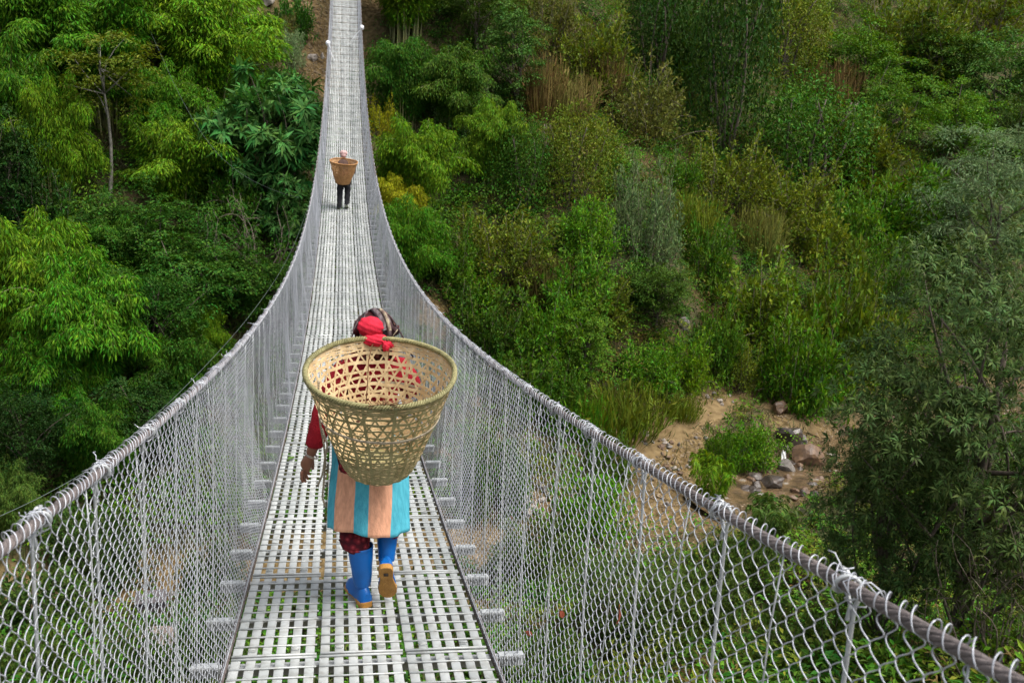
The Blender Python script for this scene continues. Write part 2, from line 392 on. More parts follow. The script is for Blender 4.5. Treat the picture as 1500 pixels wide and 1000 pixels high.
def p_shrub(kind, rx, h, ns, per, L, W, spread, drop=.35):
    for v in range(3):
        c, t = MB(), MB()
        a = rng.random(ns) * 6.283; el = rng.random(ns) ** .8
        D = np.stack([np.cos(a) * (1.15 - el * .9), np.sin(a) * (1.15 - el * .9), .25 + el], -1) * [rx, rx, h] + rng.normal(size=(ns, 3)) * .12
        B = np.stack([np.cos(a), np.sin(a), 0 * a], -1) * (rx * .45 * rng.random(ns) ** .5)[:, None]; B[:, 2] = -.15
        shoots(c, t, B, D, np.linalg.norm(D, axis=1) * (.55 + .5 * rng.random(ns)), per, L, W, spread, drop)
        finish(kind, c, t, 'foliage', 'stem', 'twig')

def p_bamboo(kind, H, spread, nc, per, L, W, arch=1.):
    for v in range(3):
        c, t = MB(), MB()
        for i in range(nc):
            a = rng.random() * 2 * np.pi; d = np.array([np.cos(a), np.sin(a), 0])
            b = d * rng.random() * spread * .28
            hh = H * (.55 + .45 * rng.random()); ou = spread * (.25 + .75 * rng.random()) * arch
            k = 15; s = np.linspace(0, 1, k)
            z = hh * (s - .42 * np.clip(s - .5, 0, 1) ** 2 * 4 * .9 * (ou / spread + .15))
            P = b + d * (ou * s ** 2.6)[:, None]; P[:, 2] = z - .4
            P[:, :2] += rng.normal(size=2) * .12 * s[:, None] * spread
            t.tube(P, np.linspace(.035, .006, k), 5)
            # plumes of narrow leaves hanging round the upper culm
            m = per; u = .32 + .68 * rng.random(m) ** .8
            base = np.stack([np.interp(u, s, P[:, q]) for q in range(3)], -1)
            tw = rng.random(m)
            q = rdir(m) * [1, 1, .55]; rad = (.10 + .42 * np.sin(np.clip((u - .25) / .75, 0, 1) * np.pi * .85)) * (.4 + .7 * tw)
            pos = base + q * rad[:, None]; pos[:, 2] -= .25 * tw * tw
            dd = q * .7 + rdir(m) * .35 + d * .25; dd[:, 2] -= .55
            leaves(c, pos, dd, rdir(m) * .5 + [0, 0, 1.], L * (.6 + .8 * rng.random(m)), W * (.7 + .6 * rng.random(m)), .1, .15)
        finish(kind, c, t, 'foliage', 'culm', 'culm')

def rosette(mb, C, D, per, L, W, droop=.25, spreadv=.9):
    n = len(C)
    D = norm(D); A = norm(np.cross(D, rdir(n))); B = np.cross(D, A)
    th = (np.arange(per)[None] * 2 * np.pi / per + rng.random((n, 1)) * 6.28 + rng.normal(size=(n, per)) * .18)
    el = spreadv * (.75 + .4 * rng.random((n, per)))
    d = D[:, None] * np.cos(el)[..., None] + (A[:, None] * np.cos(th)[..., None] + B[:, None] * np.sin(th)[..., None]) * np.sin(el)[..., None]
    d[..., 2] -= droop
    P = np.repeat(C[:, None], per, 1) + d * .02
    up = np.repeat(D[:, None], per, 1) + [0, 0, .6]
    ll = L * (.6 + .6 * rng.random((n, per)))
    leaves(mb, P.reshape(-1, 3), d.reshape(-1, 3), up.reshape(-1, 3), ll.ravel(), (ll * W / L).ravel(), .12, .22)

def p_rosette(kind, rx, rz, h, ncl, per_cl, per, L, W, rc, tr=.16, droop=.3, vs=2):
    for v in range(vs):
        c, t = MB(), MB(); zc = h - rz
        C = envelope(ncl, rx, rz, zc, .3, .35) * (.85 + .32 * rng.random((ncl, 1)))
        rad = rc * (.6 + .8 * rng.random(ncl))
        D = rdir(ncl * per_cl); D[:, 2] = np.where(rng.random(ncl * per_cl) < .8, np.abs(D[:, 2]), D[:, 2])
        P = np.repeat(C, per_cl, 0) + D * (np.repeat(rad, per_cl) * (.5 + .5 * rng.random(ncl * per_cl)))[:, None] * [1, 1, .7]
        rosette(c, P, D + [0, 0, .35], per, L, W, droop)
        Q = limb(t, (0, 0, -.6), (rng.normal() * .3, rng.normal() * .3, zc + rz * .4), tr, tr * .3, .05, 7)
        for i in range(min(ncl, 34)):
            limb(t, Q[rng.integers(1, 6)], C[i], tr * .35, tr * .07, .12, 5, 6)
        finish(kind, c, t)

def p_curtain(kind, rx, h, ns, L, W):
    for v in range(2):
        c, t = MB(), MB()
        for i in range(ns):
            a = rng.random() * 6.283; rr = rx * rng.random() ** .5
            x, y = rr * np.cos(a), rr * np.sin(a) * .7
            top = h * (1 - .35 * (rr / rx) ** 2) * (.8 + .25 * rng.random())
            ln = top * (.45 + .65 * rng.random()); m = int(ln / .055)
            s = rng.random(m)
            P = np.stack([x + .16 * rng.normal(size=m) + .15 * np.sin(s * 5 + a), y + .16 * rng.normal(size=m), top - s ** 1.3 * ln], -1)
            d = rdir(m) * .8; d[:, 2] -= .7
            leaves(c, P, d, rdir(m) + [0, 0, .6] + np.array([np.cos(a), np.sin(a), 0]) * .8, L * (.6 + .8 * rng.random(m)), W * (.7 + .6 * rng.random(m)))
        for i in range(9):
            a = rng.random() * 6.283; e = np.array([rx * .7 * np.cos(a), rx * .5 * np.sin(a), h * .75])
            limb(t, (rng.normal() * .2, rng.normal() * .2, -.4), e, .06, .02, .12, 5, 6)
        finish(kind, c, t)

def p_blades(kind, rx, h, nb, W):
    for v in range(2):
        c = MB()
        a = rng.random(nb) * 6.283; rr = rx * .8 * rng.random(nb) ** .6
        P = np.stack([rr * np.cos(a), rr * np.sin(a), -.1 + 0 * a], -1)
        d = np.stack([np.cos(a), np.sin(a), 0 * a], -1) * (.25 + .6 * rng.random(nb))[:, None] + rdir(nb) * .3; d[:, 2] = np.abs(d[:, 2]) + .7
        leaves(c, P, d, np.stack([np.cos(a), np.sin(a), 0 * a + .3], -1), h * (.5 + .6 * rng.random(nb)), W, .1, .3)
        # seed heads / side leaves
        k = nb // 2; i = rng.choice(nb, k)
        Q = P[i] + norm(d[i]) * (h * (.4 + .5 * rng.random(k)))[:, None]
        leaves(c, Q, d[i] + rdir(k) * .8, rdir(k), h * .2, W * 1.6)
        finish(kind, c, None, 'blades')

def p_fern(kind, rx, h, nf):
    for v in range(2):
        c = MB()
        for i in range(nf):
            a = rng.random() * 6.283; s = np.linspace(.08, 1, 26); l = rx * (.6 + .5 * rng.random())
            d = np.array([np.cos(a), np.sin(a), 0]); b = np.array([rng.normal(), rng.normal(), 0]) * rx * .25
            P = b + d * (l * s)[:, None]; P[:, 2] += h * (.6 + .5 * rng.random()) * np.sin(s * 2.3)
            side = np.array([-d[1], d[0], 0])
            for sg in (-1, 1):
                dd = sg * side + d * .5 + rng.normal(size=(26, 3)) * .15; dd[:, 2] -= .2
                leaves(c, P, dd, np.tile([0, 0, 1.], (26, 1)), l * .34 * np.sin(np.clip(s * 1.05, 0, 1) * np.pi) ** .6 + .03, .055)
        finish(kind, c, None, 'fronds')

def p_twigs(kind, rx, h, ns, nl=500):
    for v in range(2):
        c, t = MB(), MB()
        for i in range(ns):
            e = rdir(1)[0] * [rx, rx, h * .6] + [0, 0, h * .55]
            P = limb(t, rng.normal(size=3) * [.25, .25, 0] - [0, 0, .2], e, .03, .008, .25, 4, 8)
            for j in range(5):
                k = rng.integers(3, 8); q = P[k] + rdir(1)[0] * rng.random() * .9 * rx * .5 + [0, 0, .2]
                Q = limb(t, P[k], q, .012, .004, .2, 3, 5)
                m = nl // (ns * 5) + 1
                clump_leaves(c, Q[rng.integers(2, 5, m)], np.full(m, .15), 3, .14, .045)
        finish(kind, c, t, 'foliage', 'branches', 'twig')

p_bamboo('bamboo', 5.2, 2.4, 44, 800, .175, .046)
p_bamboo('tall_bamboo', 7.5, 2.6, 42, 880, .18, .048, .8)
p_broad('broad', 2.3, 2.0, 5.0, 95, 150, .16, .08, .62)
p_broad('fine', 2.2, 2.4, 5.4, 110, 155, .135, .055, .54, drop=.2)
p_broad('slender', 1.7, 1.3, 6.6, 34, 95, .18, .08, .5, tr=.09, tmat='pale_bark')
p_broad('conical', 1.3, 2.7, 5.6, 90, 130, .15, .07, .44)
p_broad('feather', 2.7, 2.6, 6.4, 150, 150, .19, .036, .60, drop=.1)
p_rosette('bigleaf', 2.5, 2.2, 5.4, 60, 8, 11, .66, .155, .75, droop=.45)
p_rosette('whorl', 3.6, 4.6, 10.2, 250, 20, 8, .24, .056, .72, tr=.22, droop=.25)
p_shrub('shrub', 1.2, 1.5, 85, 72, .125, .060, .15)
p_shrub('round_leaf', 1.2, 1.4, 80, 62, .125, .075, .16, .35)
p_shrub('small_leaf', 1.15, 1.4, 95, 75, .09, .042, .13)
p_curtain('curtain', 2.1, 4.6, 150, .135, .068)
p_blades('tall_grass', 1.1, 1.2, 520, .035)
p_fern('fern', 1.2, .7, 26)
p_twigs('twigs', 1.9, 2.6, 34)

KINDNAME = {'bamboo': ('bamboo_clump', 'bamboo'), 'tall_bamboo': ('bamboo_clump', 'bamboo'), 'broad': ('broadleaf_tree', 'tree'), 'fine': ('leafy_tree', 'tree'), 'slender': ('slender_tree', 'tree'),
            'conical': ('young_tree', 'tree'), 'feather': ('grey_green_tree', 'tree'), 'bigleaf': ('large_leaved_tree', 'tree'), 'whorl': ('whorled_leaf_tree', 'tree'), 'shrub': ('shrub', 'shrub'),
            'round_leaf': ('round_leaved_shrub', 'shrub'), 'small_leaf': ('small_leaved_shrub', 'shrub'), 'curtain': ('vine_draped_tree', 'tree'), 'tall_grass': ('grass_tuft', 'grass'), 'fern': ('fern', 'fern'), 'twigs': ('bare_bush', 'bush')}
plant_i = 0
def plant(kind, cx, top, base, w, c, label, group=None, dist=None, wob=.12):
    global plant_i
    protos = PROTO[kind]; cm, tm, pw, ph, cn, tn = protos[plant_i % len(protos)]; plant_i += 1
    p = hit(cx, base)[0]
    depth = (p - np.array([CX, 0, 0])) @ FW
    wm = w / FPX * depth; hm = (base - top) / FPX * depth * 1.03
    nm, cat = KINDNAME[kind]
    o = empty(nm, p, rng.random() * 6.283)
    o.scale = (wm / pw, wm / pw, hm / ph)
    tag(o, label, cat, group)
    k = 1 + rng.normal() * wob
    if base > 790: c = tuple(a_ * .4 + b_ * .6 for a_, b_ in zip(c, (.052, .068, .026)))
    if cx > 640 and kind not in ('whorl', 'feather'):
        c = tuple(a_ * 1.12 for a_ in c); q = .26 if kind not in ('curtain', 'tall_grass') else .1
        c = tuple(a_ * (1 - q) + b_ * q for a_, b_ in zip(c, (.108, .150, .016)))
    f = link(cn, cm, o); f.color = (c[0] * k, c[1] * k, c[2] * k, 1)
    if tm is not None: link(tn, tm, o)
    return o

# colours of the leaves themselves
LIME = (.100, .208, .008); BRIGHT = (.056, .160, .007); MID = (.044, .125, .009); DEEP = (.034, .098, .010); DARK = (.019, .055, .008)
BLUE = (.040, .122, .022); GREY = (.120, .185, .080); OLIVE = (.098, .130, .012); YEL = (.28, .29, .010); BROWN = (.105, .082, .026); RUST = (.110, .072, .026); PALE = (.19, .27, .12); KHAKI = (.118, .122, .028)
TREE = (.062, .138, .020); BIGL = (.038, .112, .022)
LIMED = (.098, .165, .012)
PL = [
 # ---- left of the bridge
 ('tall_bamboo', 40, -60, 150, 190, BRIGHT, 'bamboo clump in the top left corner of the hillside'),
 ('tall_bamboo', 150, -20, 190, 170, BRIGHT, 'bright bamboo with pale stems, second clump from the top left corner'),
 ('tall_bamboo', 308, -15, 185, 180, LIME, 'largest lime green bamboo, plumes cascading above the large-leaved tree'),
 ('bamboo', 400, 118, 175, 85, BRIGHT, 'low arching bamboo beside the brown earth slip, left of the bridge'),
 ('bamboo', 20, 90, 260, 150, BRIGHT, 'bamboo spilling in from the left edge, below the corner clump'),
 ('bamboo', 85, 140, 310, 100, LIME, 'narrow hanging bamboo plume left of the pale slender trunk'),
 ('broad', 12, 185, 345, 110, DARK, 'dark bluish tree cut by the left edge at upper height'),
 ('slender', 158, 68, 300, 125, OLIVE, 'slender tree with a pale bare trunk and thin olive crown'),
 ('bamboo', 235, 115, 235, 110, BRIGHT, 'bamboo tuft just right of the slender pale trunk'),
 ('bamboo', 260, 195, 320, 150, LIME, 'yellow-green bamboo mound left of the large-leaved tree'),
 ('bigleaf', 402, 122, 320, 165, BIGL, 'tree with long drooping leaves in rosettes, close left of the bridge'),
 ('bigleaf', 430, 270, 385, 95, BIGL, 'smaller large-leaved tree right below its bigger neighbour, touching the bridge net'),
 ('fine', 225, 285, 440, 190, DEEP, 'dark fine-leaved tree in the middle of the left slope'),
 ('twigs', 365, 300, 430, 150, DEEP, 'tangle of bare brown vines left of the bridge at mid height'),
 ('bamboo', 40, 335, 540, 190, LIME, 'broad lime bamboo at the left edge, mid height'),
 ('bamboo', 130, 395, 590, 160, BRIGHT, 'bamboo clump right of the broad lime bamboo at the left edge'),
 ('broad', 305, 360, 500, 170, DEEP, 'dark tree with round crown left of the handrail curve'),
 ('fine', 220, 400, 580, 170, DEEP, 'dense dark crown hanging low between the bamboo and the left handrail'),
 ('bamboo', 297, 450, 545, 52, LIME, 'single lime plume just above the left handrail'),
 ('round_leaf', 106, 552, 625, 55, LIME, 'small lime bush alone in the dark lower left forest'),
 ('bamboo', 150, 585, 720, 105, MID, 'bamboo hanging behind the left handrail, lower left'),
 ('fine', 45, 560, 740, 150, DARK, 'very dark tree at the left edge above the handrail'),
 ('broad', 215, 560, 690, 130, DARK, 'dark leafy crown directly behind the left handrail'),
 ('bamboo', 10, 690, 800, 100, LIME, 'lime bamboo at the left edge just outside the handrail cable'),
 ('small_leaf', 420, 52, 98, 50, PALE, 'pale whitish shrub left of the brown earth slip'),
 ('shrub', 428, 2, 56, 62, DEEP, 'dark green shrub above the brown earth slip, upper left of the deck'),
 ('small_leaf', 405, 25, 62, 60, KHAKI, 'thin khaki shrub under the pale boulder at the top edge'),
 ('shrub', 350, 245, 330, 90, MID, 'mid green shrub beneath the drooping leaves of the large tree'),
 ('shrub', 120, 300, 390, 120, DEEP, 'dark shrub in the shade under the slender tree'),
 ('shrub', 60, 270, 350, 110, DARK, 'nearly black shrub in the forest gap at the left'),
 ('broad', 385, 390, 490, 120, DEEP, 'bushy tree close behind the left net halfway up the bridge'),
 # ---- right of the bridge
 ('tall_bamboo', 592, -70, 75, 130, LIME, 'tall bamboo with yellow culms at the top right of the deck'),
 ('bamboo', 590, 75, 190, 120, MID, 'soft green bamboo beside the white scarf on the right handrail'),
 ('bamboo', 665, 85, 195, 120, MID, 'grey green bamboo right of the scarf, behind the soft green one'),
 ('small_leaf', 557, 152, 200, 50, YEL, 'bright yellow bush touching the right side of the bridge'),
 ('bamboo', 605, 195, 330, 120, LIME, 'lime bamboo plume right of the far porter'),
 ('bamboo', 575, 270, 360, 70, YEL, 'yellowing bamboo hanging next to the right net by the far porter'),
 ('bamboo', 598, 310, 425, 90, BRIGHT, 'bright bamboo lowest beside the right handrail'),
 ('bamboo', 720, 170, 285, 90, LIME, 'lime bamboo arching over a dark hollow, right of the bridge'),
 ('conical', 748, 30, 180, 85, BLUE, 'tapering bluish young tree at the upper centre'),
 ('fine', 700, -40, 85, 120, DARK, 'dark tree at the top edge left of centre'),
 ('small_leaf', 675, 125, 190, 80, GREY, 'grey-leaved shrub between bamboo and the tapering tree'),
 ('tall_grass', 790, 80, 170, 70, RUST, 'rust-brown dry brush at the top centre'),
 ('tall_grass', 830, 110, 180, 90, BROWN, 'brown dry bracken beside the rust-brown brush'),
 ('shrub', 862, 40, 125, 110, OLIVE, 'olive shrub at the top edge centre'),
 ('small_leaf', 800, -10, 70, 110, KHAKI, 'khaki shrub cut by the top edge at centre'),
 ('tall_grass', 880, 75, 150, 70, RUST, 'reddish dry plume below the olive shrub'),
 ('curtain', 960, -40, 150, 130, DARK, 'dark tree hung with creepers, left one of the top pair'),
 ('curtain', 1060, -40, 225, 170, DARK, 'tall dark creeper-covered tree, right one of the top pair'),
 ('small_leaf', 935, 110, 205, 140, KHAKI, 'drab mound of dry brush below the creeper trees'),
 ('curtain', 835, 170, 310, 130, OLIVE, 'brownish creeper curtain over the dark bank, centre'),
 ('curtain', 760, 190, 310, 90, DEEP, 'hanging creepers over the dark hollow, left of the brownish curtain'),
 ('small_leaf', 940, 258, 385, 105, GREY, 'rounded grey-green shrub with pale leaves at the centre right'),
 ('round_leaf', 1000, 230, 290, 60, BRIGHT, 'bright green sprig above the rounded grey-green shrub'),
 ('broad', 960, 395, 495, 90, DEEP, 'dark round tree below the grey-green shrub'),
 ('conical', 855, 460, 570, 68, MID, 'small upright tree with pointed crown on the lower slope'),
 ('shrub', 1000, 495, 565, 75, LIME, 'yellow-green bush above the grassy bank'),
 ('round_leaf', 945, 515, 570, 85, BRIGHT, 'broad-leaved bush on the edge of the grassy bank'),
 ('round_leaf', 1110, 395, 500, 130, LIMED, 'lime shrub above the path, left half of the thicket'),
 ('round_leaf', 1215, 390, 560, 150, LIMED, 'lime shrub above the path, taller right half of the thicket'),
 ('shrub', 1165, 470, 590, 130, BRIGHT, 'green shrub overhanging the path end at the foot of the thicket'),
 ('tall_grass', 910, 560, 640, 140, OLIVE, 'long grass on the bank top above the earth cut'),
 ('tall_grass', 860, 575, 640, 80, BRIGHT, 'green grass tuft at the left end of the earth cut'),
 ('shrub', 770, 520, 600, 110, MID, 'shrub directly above the right handrail below the pointed tree'),
 ('shrub', 820, 545, 610, 80, MID, 'low shrub between the handrail and the grass bank'),
 ('shrub', 715, 430, 525, 110, DEEP, 'dark green shrub close to the right handrail at mid height'),
 ('round_leaf', 690, 395, 460, 90, BRIGHT, 'bright shrub beside the handrail just above the dark green one'),
 ('shrub', 660, 335, 420, 90, MID, 'shrub beside the lowest bamboo at the right handrail'),
 ('small_leaf', 735, 320, 400, 140, OLIVE, 'olive scrub in the centre of the slope'),
 ('tall_grass', 790, 370, 440, 80, BROWN, 'brown dry stalks among the olive scrub'),
 ('shrub', 835, 380, 465, 120, MID, 'green shrub left of the dark round tree'),
 ('shrub', 860, 300, 370, 80, BRIGHT, 'bright leafy shrub left of the rounded grey-green one'),
 ('curtain', 1180, 130, 285, 190, DEEP, 'dark creeper bank in the upper right'),
 ('broad', 1245, 45, 150, 140, MID, 'leafy mid green tree near the top right'),
 ('small_leaf', 1330, 0, 110, 160, OLIVE, 'olive tree crown at the top right, left of the corner'),
 ('curtain', 1145, -20, 120, 120, OLIVE, 'olive creeper tree at the top edge, right of the dark pair'),
 ('tall_grass', 1215, 90, 165, 90, RUST, 'rusty dry brush under the leafy mid green tree'),
 ('broad', 1450, 50, 215, 160, BLUE, 'dark bluish tree at the top right edge'),
 ('small_leaf', 1440, -30, 60, 150, OLIVE, 'olive bush in the top right corner'),
 ('broad', 1400, 140, 260, 110, BRIGHT, 'bright rounded tree below the dark bluish one'),
 ('shrub', 1310, 255, 360, 150, BRIGHT, 'wide bright shrub at the right, above the big whorled tree'),
 ('shrub', 1235, 280, 370, 110, MID, 'mid green shrub left of the wide bright one'),
 ('small_leaf', 1060, 215, 300, 150, OLIVE, 'pale olive scrub below the tall creeper tree'),
 ('small_leaf', 1150, 250, 330, 140, OLIVE, 'pale olive scrub below the dark creeper bank'),
 ('shrub', 1030, 330, 420, 90, MID, 'shrub left of the grey rocks on the slope'),
 ('tall_grass', 1110, 300, 380, 80, KHAKI, 'dry khaki grass around the grey rocks'),
 ('feather', 1440, 210, 480, 230, GREY, 'grey green feathery tree at the right edge'),
 ('whorl', 1395, 345, 960, 370, TREE, 'big dark tree with whorled narrow leaves, nearest at the lower right'),
 ('whorl', 1285, 600, 960, 200, TREE, 'lower dark whorled tree just outside the right handrail'),
 ('twigs', 1475, 560, 900, 190, DARK, 'bare grey twiggy bush at the right edge'),
 ('twigs', 1440, 740, 1010, 200, DARK, 'leafless brushwood in the lower right corner'),
 ('shrub', 1088, 622, 678, 84, BRIGHT, 'bright shrub between path and stream'),
 ('fern', 1040, 668, 740, 70, LIME, 'lime ferns beside the stream rocks'),
 ('shrub', 1050, 640, 692, 50, BRIGHT, 'small bright shrub at the bend of the path'),
 ('fern', 1120, 735, 800, 90, MID, 'ferns at the near edge of the stream, above the handrail'),
 # ---- seen through the nets and below
 ('shrub', 860, 700, 790, 120, BRIGHT, 'bright shrub seen through the right net below the earth cut'),
 ('shrub', 780, 770, 850, 130, MID, 'shrub below the pale stones, through the right net'),
 ('fine', 900, 820, 960, 170, DEEP, 'dark tree under the bridge, right of the deck'),
 ('shrub', 1020, 830, 930, 140, MID, 'shrub behind the right net near the bottom edge'),
 ('round_leaf', 1180, 900, 1000, 170, BRIGHT, 'bright bush behind the right net in the lower corner'),
 ('shrub', 800, 940, 1030, 150, MID, 'shrub far below the deck at the bottom edge, right of the deck'),
 ('shrub', 60, 830, 920, 150, BRIGHT, 'bright shrub behind the left net in the lower left'),
 ('shrub', 40, 930, 1030, 150, LIME, 'lime shrub at the bottom left corner behind the net'),
 ('round_leaf', 310, 800, 880, 90, MID, 'bush right of the stone hut behind the left net'),
 ('shrub', 300, 900, 990, 100, BRIGHT, 'bright bush below the stone hut behind the left net'),
 ('shrub', 130, 740, 830, 110, MID, 'shrub left of the stone hut behind the net'),
 ('shrub', 1045, 455, 545, 80, MID, 'green shrub left of the lime thicket above the earth slope'),
 ('small_leaf', 1075, 510, 570, 70, OLIVE, 'olive weeds growing down the eroded earth slope'),
 ('tall_grass', 1000, 575, 615, 60, OLIVE, 'grass tuft overhanging the eroded bank beside the path'),
 ('small_leaf', 890, 640, 700, 70, MID, 'small green bush at the foot of the earth cut by the handrail'),
 ('shrub', 1000, 20, 110, 90, MID, 'mid green bush between the two tall creeper trees and the top edge'),
 ('broad', 1300, 110, 240, 130, MID, 'green tree above the wide bright shrub, upper right'),
 ('broad', 1365, 45, 150, 120, DEEP, 'dark green tree between the olive crowns at the top right'),
 ('shrub', 1250, 170, 270, 130, OLIVE, 'olive shrub below the rusty dry brush, upper right'),
 ('broad', 1490, 150, 290, 110, DARK, 'very dark tree under the bluish one at the right edge'),
 ('shrub', 1360, 270, 360, 100, MID, 'shrub between the wide bright shrub and the feathery tree'),
 ('round_leaf', 1190, 300, 380, 110, OLIVE, 'yellowish olive shrub beside the tan grey rock'),
 ('small_leaf', 1290, 370, 450, 110, MID, 'mid green fine shrub behind the top of the big whorled tree'),
 ('small_leaf', 1260, 440, 540, 110, OLIVE, 'olive bush right of the lime thicket'),
 ('tall_grass', 1010, 280, 350, 90, OLIVE, 'pale grass on the open slope right of the grey-green shrub'),
 ('small_leaf', 880, 410, 470, 90, OLIVE, 'olive bush between the pointed tree and the dark round tree'),
 ('shrub', 800, 440, 530, 110, BRIGHT, 'bright bush left of the small pointed tree'),
 ('shrub', 720, 640, 740, 110, MID, 'bush glimpsed through the right net beside the deck'),
 ('shrub', 960, 880, 980, 150, BRIGHT, 'bright bush through the right net above the bottom edge'),
 ('shrub', 1080, 790, 880, 120, MID, 'bush through the right net under the ferns'),
 ('round_leaf', 200, 930, 1020, 120, MID, 'broad-leaved bush left of the stone steps'),
 ('shrub', 160, 780, 860, 110, DEEP, 'dark bush above the stone hut behind the left net'),
 ('bamboo', 330, 160, 260, 110, BRIGHT, 'bamboo directly left of the tree with drooping rosettes'),
 ('bamboo', 190, 330, 450, 120, MID, 'bamboo in front of the shaded middle of the left slope'),
 ('bamboo', 90, 480, 640, 120, BRIGHT, 'bamboo below the broad lime bamboo at the left'),
 ('bamboo', 260, 500, 620, 100, MID, 'bamboo curtain between the single lime plume and the lower dark crown'),
]
for a in PL: plant(*a)

# ---------------------------------------------------------------- undergrowth (nobody could count it)
def undergrowth():
    n = 11000
    px = rng.random(n) * 1800 - 150; py = rng.random(n) * 1180 - 100
    px[7600:9000] = 600 + rng.random(1400) * 950; py[7600:9000] = rng.random(1400) * 130 - 90
    px[9000:] = 640 + rng.random(2000) * 900; py[9000:] = 60 + rng.random(2000) * 520
    px[5600:7600] = 850 + rng.random(2000) * 800; py[5600:7600] = rng.random(2000) * 420 - 60
    P = hit(px, py)
    k2 = 2600
    yy = 12 + rng.random(k2) * 70; xx = -.85 * yy + rng.random(k2) * 2.1 * yy
    P = np.concatenate([P, np.stack([xx, yy, ter(xx, yy)], -1)])
    x, y = P[:, 0], P[:, 1]
    sw = soil_w(x, y); s = stream_s(x, y)
    ok = (rng.random(len(x)) > sw * 1.35) & (np.abs(s) > 1.4)
    P = P[ok]; x, y = P[:, 0], P[:, 1]
    q = vnoise(x * .33, y * .33, 21) + .35 * rng.normal(size=len(x)) * .6
    right = np.clip((x / y - .05) / .12, 0, 1)
    cls = np.where(right < .5, np.where(q < .36, 0, np.where(q < .70, 1, 2)), np.where(q < .26, 0, np.where(q < .58, 1, np.where(q < .74, 3, np.where(q < .82, 4, 2)))))
    bz = hit([800, 870, 930, 1010, 830, 980, 1100, 1230, 1350, 700, 1010, 1060, 900, 760, 1120], [130, 90, 190, 250, 270, 310, 110, 110, 160, 470, 440, 290, 130, 210, 240])
    near_b = np.sqrt(((x[:, None] - bz[:, 0]) ** 2 + (y[:, None] - bz[:, 1]) ** 2)).min(1) < 2.0
    cls = np.where(near_b & (rng.random(len(x)) < .42), 4, cls)
    sc = np.clip(P[:, 1] / 38, .6, 1.7)
    for ci, (nm, label, c, L, W, per) in enumerate([
        ('undergrowth', 'dark green undergrowth in the shade of the slope', DEEP, .16, .08, 80),
        ('leafy_undergrowth', 'mid green leafy undergrowth covering the slope', (.058, .150, .012), .15, .065, 85),
        ('bright_undergrowth', 'bright green low growth in patches on the slope', (.090, .185, .012), .15, .065, 85),
        ('olive_scrub', 'olive scrub and weeds on the right-hand slope', (.125, .155, .018), .12, .05, 95),
        ('dry_scrub', 'brown dry bracken and dead stalks on the slope', (.150, .105, .034), .17, .030, 75)]):
        mb = MB(); i = np.where(cls == ci)[0]
        if len(i) == 0: continue
        rad = (.28 + .75 * rng.random(len(i)) ** 2) * sc[i]
        C = P[i] + np.stack([rng.normal(size=len(i)) * .1, rng.normal(size=len(i)) * .1, rad * (.1 + .9 * rng.random(len(i)) ** 2)], -1)
        clump_leaves(mb, C, rad, per, L, W, .25 if ci < 3 else -.3, .8, .3, 6)
        o = mb.build(nm, M['leaf'], smooth=False); o.color = (*c, 1); tag(o, label, kind='stuff')
    # low grass and weeds right on the soil
    n = 26000
    px = rng.random(n) * 1800 - 150; py = rng.random(n) * 1150 - 100
    P = hit(px, py); x, y = P[:, 0], P[:, 1]
    ok = (rng.random(n) > soil_w(x, y) * .90) & (np.abs(stream_s(x, y)) > 1.5); P = P[ok]
    P = np.repeat(P, 3, 0) + rng.normal(size=(len(P) * 3, 3)) * [.2, .2, 0]; P[:, 2] = ter(P[:, 0], P[:, 1])
    d = rdir(len(P)) * .7; d[:, 2] = np.abs(d[:, 2]) + .5
    mb = MB(); leaves(mb, P, d, rdir(len(P)), .28 + .3 * rng.random(len(P)), .05)
    o = mb.build('grass', M['leaf'], smooth=False); o.color = (.078, .086, .032, 1); tag(o, 'thin grass and weeds growing between the shrubs', kind='stuff')
undergrowth()

# ---------------------------------------------------------------- rocks
def rock_mesh(seed, mat):
    import bmesh
    bm = bmesh.new(); bmesh.ops.create_icosphere(bm, subdivisions=3, radius=1)
    r = np.random.default_rng(seed); pl = norm(r.normal(size=(11, 3))); off = .55 + .35 * r.random(11)
    for v in bm.verts:
        c = np.array(v.co)
        for p, o in zip(pl, off):
            e = c @ p - o
            if e > 0: c = c - p * e * .9
        c += .04 * np.sin(c[[1, 2, 0]] * 7 + seed)
        v.co = c
    me = bpy.data.meshes.new('rock'); bm.to_mesh(me); bm.free()
    me.materials.append(mat); return me
RM = {k: [rock_mesh(i * 7 + j, M[k]) for j in range(3)] for i, k in enumerate(['rock', 'rock_wet', 'rock_rust', 'rock_pale'])}
def rock(cx, cy, w, h, k, label, group=None):
    p = hit(cx, cy)[0]; dep = (p - np.array([CX, 0, 0])) @ FW
    o = link('rock', random.choice(RM[k])); s = w / FPX * dep * .52
    o.scale = (s, s * (.8 + .4 * random.random()), h / FPX * dep * .72); o.rotation_euler = (random.uniform(-.3, .3), random.uniform(-.3, .3), random.random() * 6.28)
    o.location = p + np.array([0, 0, h / FPX * dep * .25])
    tag(o, label, 'rock', group)
